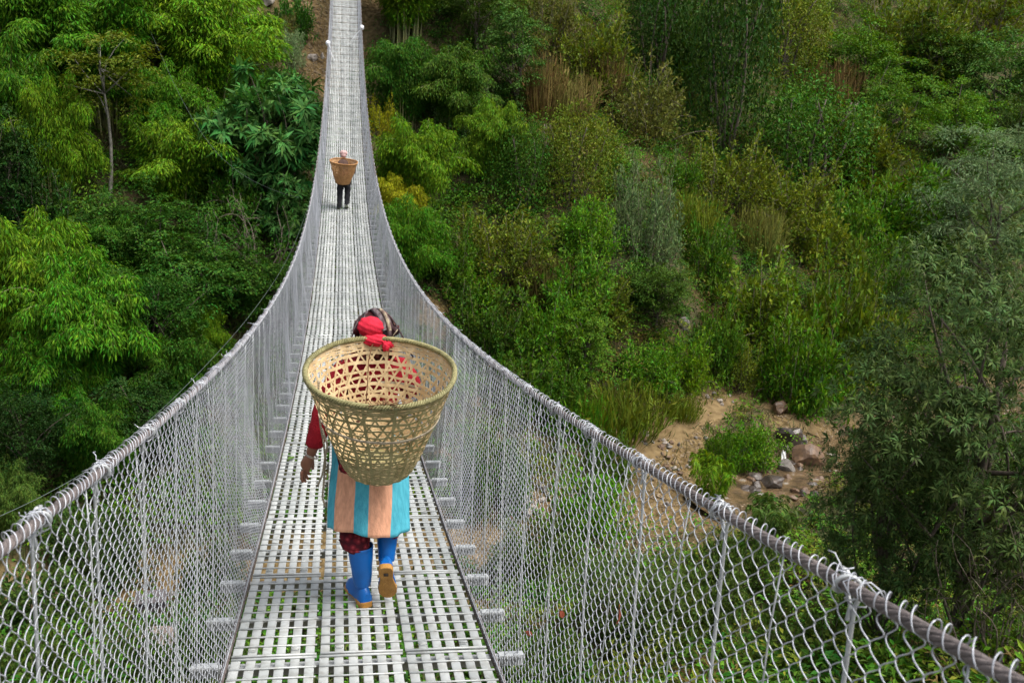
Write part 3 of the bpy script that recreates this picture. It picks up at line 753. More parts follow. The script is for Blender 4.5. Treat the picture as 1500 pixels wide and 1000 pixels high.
for a in [(391, 8, 26, 26, 'rock_pale', 'pale boulder at the top edge left of the bridge'), (458, 92, 16, 9, 'rock_pale', 'pale stone lying on the brown earth slip'),
          (472, 86, 8, 8, 'rock_pale', 'smaller pale stone touching the bridge on the earth slip'),
          (1140, 604, 26, 20, 'rock_rust', 'tan boulder at the end of the path'), (1152, 655, 40, 36, 'rock_wet', 'dark brown boulder above the small cascade'), (1172, 655, 26, 20, 'rock', 'blue-grey slab leaning right of the dark boulder'),
          (1152, 695, 26, 22, 'rock', 'grey stone below the cascade'), (1153, 710, 18, 14, 'rock_rust', 'orange stone under the grey one in the stream'), (1180, 685, 46, 36, 'rock_rust', 'large tan boulder at the right of the stream'),
          (1130, 715, 44, 18, 'rock_wet', 'long flat wet stone in the middle of the stream'), (1105, 705, 24, 14, 'rock_wet', 'dark wet stone left of the long flat one'),
          (1120, 690, 20, 12, 'rock_rust', 'rusty stone beside the water'), (1090, 722, 22, 14, 'rock_wet', 'wet stone nearest the ferns'),
          (1082, 300, 18, 24, 'rock', 'grey rock standing on the slope'), (1128, 320, 40, 22, 'rock', 'broad rock on the slope right of the standing one'), (1172, 358, 40, 28, 'rock', 'tan grey rock above the lime thicket'),
          (1140, 375, 18, 22, 'rock_pale', 'small pale rock below the broad one'), (1000, 483, 22, 20, 'rock', 'rock beside the dark round tree'), (945, 640, 16, 10, 'rock_pale', 'whitish stone stuck in the earth cut'),
          (1008, 618, 9, 9, 'rock_pale', 'small white stone above the path'), (945, 175, 22, 28, 'rock', 'grey rock under the drab mound'), (602, 38, 10, 14, 'rock_pale', 'pale stone beside the tall bamboo stems'), (1278, 492, 14, 14, 'rock_pale', 'pale rock half hidden by the big dark tree')]:
    rock(*a)
for i in range(60):   # loose stones of the stream bed that nothing tells apart
    rock(random.uniform(1075, 1200), random.uniform(655, 735), random.uniform(7, 20), random.uniform(5, 11), random.choice(['rock_wet', 'rock_wet', 'rock_rust', 'rock_wet', 'rock_rust', 'rock']), 'small stone in the stream bed', 'small stones in the stream bed')
for i in range(90):
    a = random.choice([(785, 742, 45, 16), (940, 770, 60, 30), (985, 690, 40, 14), (960, 655, 50, 16), (1050, 592, 60, 12), (850, 728, 30, 10)])
    rock(random.gauss(a[0], a[2] * .6), random.gauss(a[1], a[3] * .6), random.uniform(4, 11), random.uniform(3, 7), random.choice(['rock_pale', 'rock_rust', 'rock']), 'small rubble stone on the bare earth by the path and right net', 'rubble stones on the bare earth')

def gravel():
    n = 30000; px = 620 + rng.random(n) * 620; py = 520 + rng.random(n) * 320
    px[:2500] = 430 + rng.random(2500) * 60; py[:2500] = rng.random(2500) * 120
    P = hit(px, py); P = P[rng.random(n) < soil_w(P[:, 0], P[:, 1]) * .8]; n = len(P)
    P = P + rng.normal(size=P.shape) * [.1, .1, 0]; P[:, 2] = ter(P[:, 0], P[:, 1])
    r = .018 + .055 * rng.random(n) ** 3
    o8 = np.array([[1, 0, 0], [0, 1, 0], [-1, 0, 0], [0, -1, 0], [0, 0, .8], [0, 0, -.8]]); V = o8[None] * r[:, None, None] * (.6 + .8 * rng.random((n, 6, 1)))
    a = rng.random(n) * 6.28; ca, sa = np.cos(a)[:, None], np.sin(a)[:, None]
    V = np.stack([V[..., 0] * ca - V[..., 1] * sa, V[..., 0] * sa + V[..., 1] * ca, V[..., 2]], -1) + P[:, None]
    f = np.array([[0, 1, 4], [1, 2, 4], [2, 3, 4], [3, 0, 4], [1, 0, 5], [2, 1, 5], [3, 2, 5], [0, 3, 5]])
    mb = MB(); mb.add(V.reshape(-1, 3), (f[None] + (np.arange(n) * 6)[:, None, None]).reshape(-1, 3))
    m = simple('gravel', (.30, .23, .15), (.11, .08, .05), 2.5, .9, spec=.2)
    tag(mb.build('gravel', m, smooth=False), 'loose gravel on the bare earth by the path and stream', kind='stuff')
gravel()

def cascade():
    A, B = hit([1146, 1150], [676, 694]); A = A + [0, 0, .42]; B = B + [0, 0, .05]; t = np.linspace(0, 1, 14)[:, None]; w = np.linspace(-1, 1, 7)
    side = norm(np.array([B[1] - A[1], A[0] - B[0], 0])); P = A + (B - A) * t; P[:, 2] -= .22 * (t[:, 0] ** 2 - t[:, 0])  * -1
    Q = P[:, None] + side * (w[None, :, None] * (.07 + .10 * t[:, :, None])); Q[..., 2] += .05 * np.sin(w * 5 + t * 9) + .04 * (1 - w ** 2)
    mb = MB(); mb.add(Q.reshape(-1, 3), gridf(14, 7, False))
    o = mb.build('cascade_water', simple('white_water', (.55, .57, .58), (.22, .21, .19), 5, .3, spec=.5, bump=.5)); tag(o, 'small white cascade between the stream rocks', kind='structure')
cascade()

for i in range(34):
    rock(random.gauss(800, 42), random.gauss(738, 12), random.uniform(7, 17), random.uniform(5, 10), random.choice(['rock_pale', 'rock_pale', 'rock']), 'pale river stone on the bare patch behind the right net', 'pale river stones behind the right net')
# ---------------------------------------------------------------- stone hut under the left net
def hut():
    p = hit(222, 905)[0]; o = empty('stone_hut', p, .15); o.scale = (.46, .46, .55)
    tag(o, 'small dark stone hut with a flat grey slab roof, seen through the left net', 'hut')
    w = MB()
    for zz in range(5):
        n = 5
        for i in range(n):
            for fy in (-.55, .55): w.box(((i - 2) * .3 + random.uniform(-.03, .03), fy, .09 + zz * .18), (.28, .2 + random.uniform(-.03, .03), .165))
        for i in range(3):
            for fx in (-.66, .66): w.box((fx, (i - 1) * .3, .09 + zz * .18), (.2 + random.uniform(-.03, .03), .28, .165))
    wm = simple('hut_stone', (.17, .14, .15), (.06, .05, .06), 6, .9, bump=.6)
    w.build('wall', wm, o, False)
    r = MB()
    for i in range(4):
        for j in range(2): r.box(((i - 1.5) * .43, (j - .5) * .8, .96 + .05 * (1 - j) + random.uniform(0, .02)), (.42, .86, .05), Matrix.Rotation(.12 * (1 - 2 * j) * -1, 3, 'X'))
    r.build('roof', simple('slate', (.12, .105, .105), (.07, .062, .064), 5, .8, bump=.4), o, False)
hut()
def steps():
    A, B = hit([232, 232], [1010, 930]); o = empty('stone_steps', B); mb = MB()
    n = 9
    for i in range(n):
        t = i / (n - 1); q = A + (B - A) * t - B; q[2] = ter(A[0] + (B - A)[0] * t, A[1] + (B - A)[1] * t) - B[2] + .08
        mb.box(q, (.62 + random.uniform(-.06, .06), np.linalg.norm(B - A) / n * .9, .12))
    f = mb.build('tread', simple('step_stone', (.22, .18, .15), (.13, .10, .09), 5, .9, bump=.5), o, False)
    tag(o, 'flight of worn stone steps below the hut, behind the left net', 'steps')
steps()

# ---------------------------------------------------------------- BRIDGE
bridge = empty('suspension_bridge', (0, 0, 0))
tag(bridge, 'narrow steel suspension footbridge with chain-link sides sweeping across the valley', 'bridge')
SP = .52; Y0 = 3.84 - 8 * SP; YEND = 60.
HX, HH, BX = .645, 1.165, .556
def rotx(y): return Matrix.Rotation(math.atan(sl(y)), 3, 'X')

# walkway panels: flat bars woven under round rods
def panel_mesh(nm='walkway_panel', var=0):
    mb = MB(); Lp = 2 * SP - .012
    k = 41; ys = np.linspace(-Lp / 2, Lp / 2, k)
    for b in range(6):
        x = -.175 + .0215 + b * .0594 + (.001 * ((b * 7 + var * 3) % 3 - 1))
        zz = .0032 * np.cos(ys / .104 * 2 * np.pi) - .004 + .0012 * np.sin(ys * 5 + b + var)
        for q in (0,):
            v = np.stack([np.stack([np.full(k, x + sx * .0195), ys, zz + dz + (.0018 if abs(sx) < .9 else 0)], -1) for sx, dz in ((-1, 0), (-.85, .0), (0, .0), (.85, .0), (1, 0), (1, -.004), (-1, -.004))], 1)
            mb.add(v.reshape(-1, 3), gridf(k, 7, True)[:, ::-1])
    for i in range(11):
        y = -Lp / 2 + .005 + i * (Lp - .01) / 10
        mb.tube([[-.173, y, .0035], [0, y + .0015 * ((i + var) % 3 - 1), .0045], [.173, y, .0035]], .0042 if i not in (0, 10) else .006, 6)
    # clips
    for y in (-Lp / 2 + .06, .02):
        for x in (-.095, .083):
            mb.tube([[x - .014, y, .004], [x - .014, y, .009], [x + .014, y, .009], [x + .014, y, .004]], .0032, 5)
            mb.box((x, y + .022, .0025), (.03, .012, .004))
    return mb
pm = [panel_mesh(var=v).mesh('walkway_panel', M['deck'], True) for v in range(3)]
rows = [Y0 + SP + i * 2 * SP for i in range(int((YEND - Y0) / (2 * SP)))]
vis_rows = [y for y in rows if y > 2.2]
cnt = 0; rest = MB()
pv = [np.array([v.co for v in m.vertices]) for m in pm]; pf = []
for m in pm: pf.append(([list(p.vertices) for p in m.polygons]))
def add_poly(mb, v, faces):
    for n in (4, 5, 6):
        f = [q for q in faces if len(q) == n]
        if f:
            base = mb.n
            mb.f.append(np.array(f) + base); mb.m.append(np.zeros(len(f), int))
    mb.v.append(v); mb.n += len(v)
for y in sorted(rows, key=lambda q: (q <= 2.2, q)):
    for j in (-1, 0, 1):
        rm = np.array(rotx(y)); loc = np.array([j * .361 + random.uniform(-.004, .004), y, zd(y) + random.uniform(-.002, .002)])
        tilt = Matrix.Rotation(random.uniform(-.006, .006), 3, 'Y') @ rotx(y)
        if cnt < 100:
            o = link('walkway_panel', pm[cnt % 3], bridge); o.location = loc; o.rotation_euler = tilt.to_euler(); cnt += 1
        else:
            vi = random.randrange(3); add_poly(rest, pv[vi] @ np.array(tilt).T + loc, pf[vi])
tag(rest.build('walkway_panel', M['deck'], bridge), kind='stuff')

# cross-beams under the deck with stubs outside the net, hanger rods
beams = [Y0 + i * SP for i in range(int((YEND - Y0) / SP))]
bmb = MB(); bmb.box((0, 0, -.035), (1.40, .045, .006)); bmb.box((0, .0195, -.062), (1.40, .006, .048))
for sx in (-1, 1): bmb.box((sx * .64, 0, -.028), (.11, .05, .008))
bm_mesh = bmb.mesh('crossbeam', M['galv'], False)
bv = np.array([v.co for v in bm_mesh.vertices]); bf = [list(p.vertices) for p in bm_mesh.polygons]
rest = MB(); cnt = 0
for y in sorted(beams, key=lambda q: (q <= 2.5, q)):
    if cnt < 100:
        o = link('crossbeam', bm_mesh, bridge); o.location = (0, y, zd(y)); o.rotation_euler = rotx(y).to_euler(); cnt += 1
    else: add_poly(rest, bv @ np.array(rotx(y)).T + np.array([0, y, zd(y)]), bf)
if rest.v: tag(rest.build('crossbeam', M['galv'], bridge, False), kind='stuff')

def hanger_mesh(y, s, jit):
    mb = MB()
    x0, z0 = s * .672, zd(y) - .03; yt = y + jit
    x1, z1 = s * HX, zd(yt) + HH
    P = []
    for t in np.linspace(0, .97, 9): P.append([x0 + (x1 + s * .012 - x0) * t, y + (yt - y) * t + .006 * math.sin(t * 9 + y), z0 + (z1 - z0) * t])
    for a in np.linspace(-.4, 7.5, 16): P.append([x1 + s * .017 * math.cos(a), yt + .006 * a - .01, z1 + .017 * math.sin(a)])
    P += [[x1 + s * .012, yt + .006, z1 - .035], [x1 + s * .004, yt - .004, z1 - .055]]
    mb.tube(P, .0038, 6)
    return mb
rest = MB(); cnt = 0
for y in sorted(beams, key=lambda q: (q <= .5, q)):
    for s in (-1, 1):
        mb = hanger_mesh(y, s, random.uniform(-.06, .06))
        if cnt < 100: mb.build('hanger_rod', M['galv'], bridge); cnt += 1
        else: rest.add(np.concatenate(mb.v), mb.f[0]); 
tag(rest.build('hanger_rod', M['galv'], bridge), kind='stuff')

rest = MB(); cnt = 0      # thin lacing wires between the hangers
for y in sorted(beams, key=lambda q: (q <= .2, q)):
    for s in (-1, 1):
        ym = y + SP * .5 + random.uniform(-.08, .08); yt = ym + random.uniform(-.10, .10); t = np.linspace(0, 1, 9)
        mb = MB(); mb.tube(np.stack([s * (BX + (HX - BX) * t + .020 * np.sin(t * 3.14) + .004 * np.sin(t * 11 + y)), ym + (yt - ym) * t + .01 * np.sin(t * 7 + y), zd(ym) - .02 + (zd(yt) - zd(ym) + HH + .02) * t], -1), .0018, 5)
        if cnt < 100: mb.build('lacing_wire', M['galv'], bridge); cnt += 1
        else: rest.add(np.concatenate(mb.v), mb.f[0])
tag(rest.build('lacing_wire', M['galv'], bridge), kind='stuff')

# cables: twisted strands near, plain further off
def stranded(path, r, ns=6, pitch=.16, step=.012, sides=6):
    mb = MB()
    L = np.concatenate([[0], np.cumsum(np.linalg.norm(np.diff(path, axis=0), axis=1))])
    s = np.arange(0, L[-1], step); P = np.stack([np.interp(s, L, path[:, k]) for k in range(3)], -1)
    T = norm(np.gradient(P, axis=0)); U = norm(np.cross(T, [0, 0, 1.])); V = np.cross(U, T)
    for i in range(ns):
        a = s / pitch * 2 * np.pi + i * 2 * np.pi / ns
        mb.tube(P + (U * np.cos(a)[:, None] + V * np.sin(a)[:, None]) * r * .62, r * .42, sides, cap=True)
    return mb
for s in (-1, 1):
    mb = MB(); yn = np.arange(-.6, 7.01, .05); yf = np.arange(7, YEND + .01, .5)
    hp = lambda y: np.stack([0 * y + s * HX, y, zd(y) + HH], -1)
    a = stranded(hp(yn), .0105); mb = a; mb.tube(hp(yf), .0105, 7)
    mb.build('handrail_cable', M['cable'], bridge)
    mp = lambda y: np.stack([0 * y + s * .560, y, zd(y) - .030], -1)
    a = stranded(mp(np.arange(.5, 9.01, .05)), .013, step=.016); a.tube(mp(np.arange(9, YEND, .5)), .013, 7)
    a.build('main_cable', M['cable'], bridge)

# chain-link nets: every zigzag wire, hooked over the handrail cable
def net_block(mb, s, ya, yb, p, q, sub, r, n, hook):
    w = np.arange(int((yb - ya) / p)); h = 1.165 + .03
    nh = int(round(h / (q / 2)))
    tt = np.arange(6) / 6
    prof = {4: (tt, .55 * np.cos(np.pi * tt) + .45 * (1 - 2 * tt)), 1: (np.array([0.]), np.array([1.]))}[sub]
    t = np.concatenate([(i + prof[0]) for i in range(nh)] + [[nh]]); sg = np.concatenate([prof[1] * (-1) ** i for i in range(nh)] + [[(-1.) ** nh]])
    v = t / nh
    Wn, K = len(w), len(t)
    phase = np.where(w % 2 == 0, 1., -1.)[:, None]
    yc = ya + (w * p)[:, None]
    Yv = yc + sg[None] * phase * p * .54 * np.clip((1 - v) / .035, 0, 1)[None] ** .6 + 0 * v[None]
    vv = np.repeat(v[None], Wn, 0)
    # slack, sag and small dents of the fabric
    bx = np.repeat(yc, K, 1)
    dz = .020 * (vnoise(bx * 1.9, vv * 2.2 + s * 9, 31) - .5) + .010 * (vnoise(bx * 9, vv * 3, 35) - .5)
    dy = .10 * (vnoise(bx * 1.1 + 5, vv * 1.3 + s * 7, 32) - .5) * np.sin(vv * np.pi) + .016 * (vnoise(bx * 7, vv * 8, 33) - .5) - .05 * vv * (1 if s < 0 else 1) * vnoise(bx * .8, vv * 0, 36)
    dx = .06 * (vnoise(bx * 1.4 + 3, vv * 1.7 + s * 5, 34) - .5) * np.sin(vv * np.pi) + .03 * np.sin(vv * np.pi)
    Y = Yv + dy
    x = s * (BX + (HX - BX) * vv + dx) + .0045 * (np.sin(np.pi * t)[None] * phase if sub == 4 else 0)
    z = zd(Y) - .03 + vv * (HH + .018) + dz * np.sin(vv * np.pi) ** .5
    P = np.stack([x, Y, z], -1)
    if hook:
        yt = Y[:, -1:]; m = 13 if sub == 4 else 7
        rr = .0118 + .003 * vnoise(yc * 31, yc * 0, 38)
        ang = np.linspace(np.pi * 1.08, -np.pi * .14, m)[None]
        hx = s * (HX + rr * np.cos(ang)); hz = zd(yt) + HH + (rr * 1.15 + .005 * vnoise(yc * 17, yc * 0, 39)) * np.sin(ang) + .002
        hy = yt + np.linspace(0, 1, m)[None] * (.036 + .012 * np.sin(yc * 40) + .010 * np.sin(yc * 97))
        H = np.stack(np.broadcast_arrays(hx, hy, hz), -1)
        P = np.concatenate([P, H], 1)
    V_, F_ = tubes_batch(P, r, n, (1, .31, .17))
    mb.add(V_, F_)
for s in (-1, 1):
    mb = MB()
    net_block(mb, s, .25, 6.5, .032, .054, 4, .00118, 5, True)
    net_block(mb, s, 6.5, 22, .035, .046, 1, .0013, 3, True)
    net_block(mb, s, 22, YEND, .075, .085, 1, .0026, 3, False)
    # selvedge wires along the top and bottom edges
    y = np.arange(.2, YEND, .25)
    mb.tube(np.stack([0 * y + s * BX, y, zd(y) - .012], -1), .003, 4)
    mb.build('wire_net', M['wire'], bridge)
# tie wires twisted at the hanger heads
for y in [b for b in beams if .6 < b < 9]:
    for s in (-1, 1):
        mb = MB(); k = 26; a = np.linspace(0, 2.5 * 6.283, k); yy = y + np.linspace(-.03, .05, k) + .01 * rng.normal(size=k)
        rr = .018 + .006 * rng.random(k)
        mb.tube(np.stack([s * (HX + rr * np.cos(a)), yy, zd(yy) + HH + rr * np.sin(a)], -1), .0013, 4)
        for e in range(2):
            q = np.array([s * (HX + .01), y + rng.normal() * .03, zd(y) + HH + .01]); d = rdir(1)[0] * [.6, 1, .4]
            mb.tube(q + np.linspace(0, 1, 5)[:, None] * d * .06 + rng.normal(size=(5, 3)) * .004, .0013, 4)
        mb.build('tie_wire', M['wire'], bridge)

# wind guy and the thin line across the valley
def thing_tube(name, P, r, mat, label, cat, n=5):
    o = empty(name, P[0]); mb = MB()
    P = np.array(P, float); t = np.linspace(0, len(P) - 1, 120); P = np.stack([np.interp(t, np.arange(len(P)), P[:, k]) for k in range(3)], -1)
    ker = np.ones(21) / 21
    for k in range(3): P[10:-10, k] = np.convolve(P[:, k], ker, 'valid')
    mb.tube(np.array(P) - np.array(P[0]), r, n); f = mb.build('strand', mat, o)
    tag(o, label, cat); return o
M['line'] = simple('line_grey', (.12, .15, .13), (.08, .10, .09), 6, .5, .3)
A = [at(x, y, Y) for x, y, Y in ((452, 300, 25), (442, 330, 21), (425, 375, 17), (385, 440, 13.5), (310, 530, 10), (180, 655, 7.2), (90, 715, 6.0), (-20, 765, 5.2), (-150, 820, 4.6))]
thing_tube('stay_cable', A, .0026, M['line'], 'thin steel stay cable hanging just outside the left handrail', 'cable')
A = [at(x, y, Y) for x, y, Y in ((195, -20, 47), (215, 35, 44), (240, 90, 41.5), (265, 145, 39), (300, 205, 36), (340, 248, 33), (390, 276, 30.5), (438, 290, 29))]
thing_tube('overhead_line', A, .0048, M['line'], 'thin pale overhead line sagging across the bamboo at the upper left', 'cable')

# ---------------------------------------------------------------- cloth and skin materials
M['skin'] = simple('skin', (.31, .135, .080), (.23, .098, .058), 18, .5, spec=.4, bump=.08)
M['eye'] = simple('eye_dark', (.02, .015, .012), (.03, .02, .02), 5, .2)
M['red_knit'] = simple('red_knit', (.36, .012, .022), (.22, .006, .014), 14, .85, spec=.2, bump=.5, bscale=160)
M['red_scarf'] = simple('red_cotton', (.58, .02, .045), (.42, .012, .03), 12, .8, spec=.2, bump=.3, bscale=60)
M['cyan'] = simple('turquoise_cotton', (.085, .42, .52), (.05, .30, .39), 9, .8, spec=.25, bump=.25, bscale=30, stretch=(8, 8, .7))
M['peach'] = simple('peach_cotton', (.74, .38, .235), (.53, .26, .155), 9, .8, spec=.25, bump=.25, bscale=30, stretch=(8, 8, .7))
M['boot'] = simple('blue_rubber', (.002, .125, .46), (.004, .085, .30), 7, .38, spec=.35, bump=.03, bscale=20)
M['sole'] = simple('gum_sole', (.46, .235, .055), (.32, .15, .03), 20, .6, spec=.3, bump=.3, bscale=140)
M['mark'] = simple('dark_mark', (.04, .02, .015), (.03, .02, .01), 5, .7)
M['rope'] = simple('jute_rope', (.44, .38, .28), (.27, .225, .155), 60, .9, spec=.2, bump=.4)
M['string'] = simple('brown_string', (.20, .10, .05), (.12, .06, .03), 60, .9, spec=.2)
M['bamboo_out'] = simple('bamboo_skin', (.34, .30, .135), (.20, .18, .07), 16, .55, spec=.35, bump=.15, bscale=70)
M['bamboo_in'] = simple('bamboo_pith', (.62, .48, .28), (.44, .31, .16), 16, .65, spec=.3, bump=.15, bscale=70)
M['old_out'] = simple('old_bamboo', (.42, .22, .085), (.29, .14, .05), 14, .65, spec=.3, bump=.15, bscale=60)
M['old_in'] = simple('old_bamboo_pith', (.50, .31, .15), (.36, .20, .09), 14, .7, spec=.3, bump=.15, bscale=60)
def plaid():
    m, nt, out = nodes('dark_plaid'); L = nt.links.new
    b = N(nt, 'ShaderNodeBsdfPrincipled', Roughness=.85); b.inputs['Specular IOR Level'].default_value = .2
    tc = N(nt, 'ShaderNodeTexCoord'); mp = N(nt, 'ShaderNodeMapping'); mp.inputs['Scale'].default_value = (30, 9, 9); mp.inputs['Rotation'].default_value = (.3, .5, .3)
    L(tc.outputs['Object'], mp.inputs[0])
    n1 = N(nt, 'ShaderNodeTexNoise', Scale=1., Detail=3.); n2 = N(nt, 'ShaderNodeTexNoise', Scale=13., Detail=2.)
    L(mp.outputs[0], n1.inputs['Vector']); L(tc.outputs['Object'], n2.inputs['Vector'])
    a = ramp(nt, n1.outputs['Fac'], [(.36, (.020, .012, .014)), (.52, (.055, .028, .030)), (.60, (.14, .11, .11)), (.72, (.34, .27, .17))])
    c = ramp(nt, n2.outputs['Fac'], [(.50, (1, 1, 1)), (.60, (1.0, .5, .5)), (.68, (1.0, .16, .18))])
    mx = N(nt, 'ShaderNodeMix', data_type='RGBA', blend_type='MULTIPLY'); mx.inputs[0].default_value = 1
    L(a, mx.inputs[6]); L(c, mx.inputs[7]); L(mx.outputs[2], b.inputs['Base Color']); L(b.outputs[0], out.inputs[0]); return m
M['plaid'] = plaid()
def floral():
    m, nt, out = nodes('dark_red_floral'); L = nt.links.new
    b = N(nt, 'ShaderNodeBsdfPrincipled', Roughness=.8); b.inputs['Specular IOR Level'].default_value = .2
    tc = N(nt, 'ShaderNodeTexCoord'); v = N(nt, 'ShaderNodeTexVoronoi', Scale=34.); n1 = N(nt, 'ShaderNodeTexNoise', Scale=26., Detail=3.)
    L(tc.outputs['Object'], v.inputs['Vector']); L(tc.outputs['Object'], n1.inputs['Vector'])
    a = ramp(nt, v.outputs['Distance'], [(.12, (.34, .05, .06)), (.3, (.17, .012, .02)), (.6, (.06, .006, .012))])
    L(a, b.inputs['Base Color']); L(b.outputs[0], out.inputs[0]); return m
M['floral'] = floral()

# ---------------------------------------------------------------- figure helpers
def skin_block(mb, V, E, Rd, root=0, sub=2, mi=0):
    """grow a smooth limb surface over a skeleton and add it to mb"""
    me = bpy.data.meshes.new('tmp'); me.from_pydata([tuple(v) for v in V], E, [])
    o = bpy.data.objects.new('tmp', me); col.objects.link(o)
    s = o.modifiers.new('s', 'SKIN'); s.use_smooth_shade = True; s.branch_smoothing = .4
    d = o.modifiers.new('d', 'SUBSURF'); d.levels = sub; d.render_levels = sub
    for i, r in enumerate(Rd):
        me.skin_vertices[0].data[i].radius = (r, r) if np.isscalar(r) else r
        me.skin_vertices[0].data[i].use_root = (i == root)
    dg = bpy.context.evaluated_depsgraph_get(); dg.update()
    ev = o.evaluated_get(dg); m2 = ev.to_mesh()
    v = np.array([x.co for x in m2.vertices]); fs = [list(p.vertices) for p in m2.polygons]
    q = [f for f in fs if len(f) == 4]; t = [f for f in fs if len(f) == 3]
    base = mb.n
    mb.v.append(v); mb.n += len(v)
    for f in (q, t):
        if f: mb.f.append(np.array(f) + base); mb.m.append(np.full(len(f), mi))
    ev.to_mesh_clear(); bpy.data.objects.remove(o); bpy.data.meshes.remove(me)

def loft(mb, rings, mi=0, caps=True):
    rings = np.asarray(rings, float); K, n, _ = rings.shape
    mb.add(rings.reshape(-1, 3), gridf(K, n, True)[:, ::-1], mi)
    if caps:
        for r in (0, K - 1):
            c = rings[r].mean(0); i = np.arange(n); v = np.concatenate([rings[r], [c]])
            f = np.stack([i, (i + 1) % n, np.full(n, n)], -1)
            mb.add(v, f if r == 0 else f[:, ::-1], mi)

def ellipse_rings(C, rx, ry, n=32, fold=None):
    a = np.linspace(0, 2 * np.pi, n, endpoint=False); out = []
    for i, c in enumerate(C):
        k = 1 if fold is None else fold(a, i / (len(C) - 1))
        out.append(np.stack([c[0] + rx[i] * np.cos(a) * k, c[1] + ry[i] * np.sin(a) * k, np.full(n, c[2])], -1))
    return out

def lump(mb, c, r, seed=0, amp=.12, n=28, m=18, freq=3., rot=None, mi=0):
    """a crumpled cloth ellipsoid"""
    u = np.linspace(0, np.pi, m)[:, None]; v = np.linspace(0, 2 * np.pi, n, endpoint=False)[None]
    D = np.stack([np.sin(u) * np.cos(v), np.sin(u) * np.sin(v), np.cos(u) + 0 * v], -1)
    k = 1 + amp * (np.sin(D[..., 0] * freq * 2.1 + seed) * np.sin(D[..., 1] * freq * 1.7 + seed * 2.3) + .6 * np.sin((D[..., 2] * 2 + D[..., 0]) * freq * 2 + seed * 1.1))
    P = D * k[..., None] * np.array(r)
    if rot is not None: P = P @ np.array(rot).T
    mb.add((P + np.array(c)).reshape(-1, 3), gridf(m, n, True), mi)

def boot(parent, H, f, u, top, r_top, r_an, mat, solemat, Lf=.225, mark=False):
    """rubber boot: heel point, toe direction, up direction of the foot, centre of the shaft top"""
    H = np.array(H, float); f = norm(np.array(f, float)); u = np.array(u, float); u = norm(u - f * (u @ f)); s = np.cross(f, u)
    mb = MB(); a = np.linspace(0, 2 * np.pi, 24, endpoint=False); rings = []
    for t, w, h in ((0, .018, .045), (.03, .030, .062), (.15, .034, .084), (.3, .033, .088), (.45, .036, .070), (.62, .042, .056), (.8, .041, .048), (.93, .031, .040), (.99, .014, .024)):
        c = H + f * t * Lf
        y = np.where(np.sin(a) > 0, np.sin(a) * h, np.maximum(np.sin(a), -.25) * .012)
        rings.append(c + s * (np.cos(a) * w)[:, None] + u * y[:, None])
    loft(mb, rings)
    an = H + f * .058 + u * .070; top = np.array(top, float); rings = []
    for t in np.linspace(0, 1, 12):
        c = an + (top - an) * t - u * .0; r = r_an + (r_top - r_an) * t ** .7
        k = 1 + .03 * np.sin(a * 2 + t * 11) * (1 - t) + .035 * np.sin(t * 28) * np.exp(-((t - .12) / .14) ** 2)
        ax = norm(top - an); e1 = norm(s - ax * (s @ ax)); e2 = np.cross(ax, e1)
        rings.append(c + e1 * (np.cos(a) * r * k)[:, None] + e2 * (np.sin(a) * r * 1.08 * k)[:, None])
    lip = rings[-1]; cen = lip.mean(0)
    rings += [cen + (lip - cen) * 1.035 + ax * .004, cen + (lip - cen) * 1.03 + ax * .012, cen + (lip - cen) * .93 + ax * .012, cen + (lip - cen) * .88 - ax * .05]
    loft(mb, rings)
    b = mb.build('boot', mat, parent)
    sm = MB(); out = np.array([(0, .012), (.02, .026), (.10, .033), (.25, .032), (.40, .028), (.55, .035), (.70, .043), (.85, .041), (.95, .029), (1.0, .010)])
    prof = np.concatenate([out, out[::-1] * [1, -1]]); g = .0
    def ring(off, th): return np.array([H + f * (p[0] * (Lf + .006) - .003) + s * p[1] * off + u * (th + (-.010 if p[0] < .34 and th < -.003 else 0)) for p in prof])
    loft(sm, [ring(1.02, .006), ring(1.06, .004), ring(1.06, -.008), ring(1.0, -.0125)])
    so = sm.build('sole', solemat, b)
    if mark:
        mm = MB(); mm.box(H + f * .045 - u * .0235, (.022, .002, .018), np.stack([s, u, f], 1))
        for k in range(6): mm.box(H + f * (.10 + k * .019) - u * .0135, (.05 if k > 2 else .04, .002, .004), np.stack([s, u, f], 1))
        mm2 = mm
        mk = MB(); mk.box(H + f * .045 - u * .0235, (.022, .003, .018), np.stack([s, u, f], 1)); mk.build('stamp', M['mark'], b)
    return b

def hand(mb, W, P, side, thumb, curl, L=.085):
    """palm from wrist W toward P, five separate fingers"""
    W = np.array(W, float); d = norm(np.array(P, float) - W); side = norm(np.array(side, float) - d * (np.array(side) @ d)); nrm = np.cross(d, side)
    pl = .082
    skin_block(mb, [W - d * .02, W + d * .02, W + d * .05, W + d * pl], [(0, 1), (1, 2), (2, 3)], [(.021, .024), (.024, .030), (.019, .036), (.012, .034)])
    for k, (o, l) in enumerate(((-.027, .066), (-.009, .076), (.009, .072), (.026, .056))):
        a0 = W + d * (pl - .012) + side * o; pts = [a0]; ang = 0.15
        for seg in (.45, .32, .23):
            ang += curl * (.7 + .12 * k); pts.append(pts[-1] + (d * math.cos(ang) + nrm * math.sin(ang) + side * o * .6) * l * seg)
        skin_block(mb, pts, [(0, 1), (1, 2), (2, 3)], [.0095, .0088, .008, .0062], sub=1)
    a0 = W + d * .022 + side * thumb * .026
    skin_block(mb, [a0, a0 + d * .026 + side * thumb * .020 + nrm * .010, a0 + d * .052 + side * thumb * .022 + nrm * .024, a0 + d * .068 + side * thumb * .016 + nrm * .032], [(0, 1), (1, 2), (2, 3)], [.012, .011, .0095, .007], sub=1)

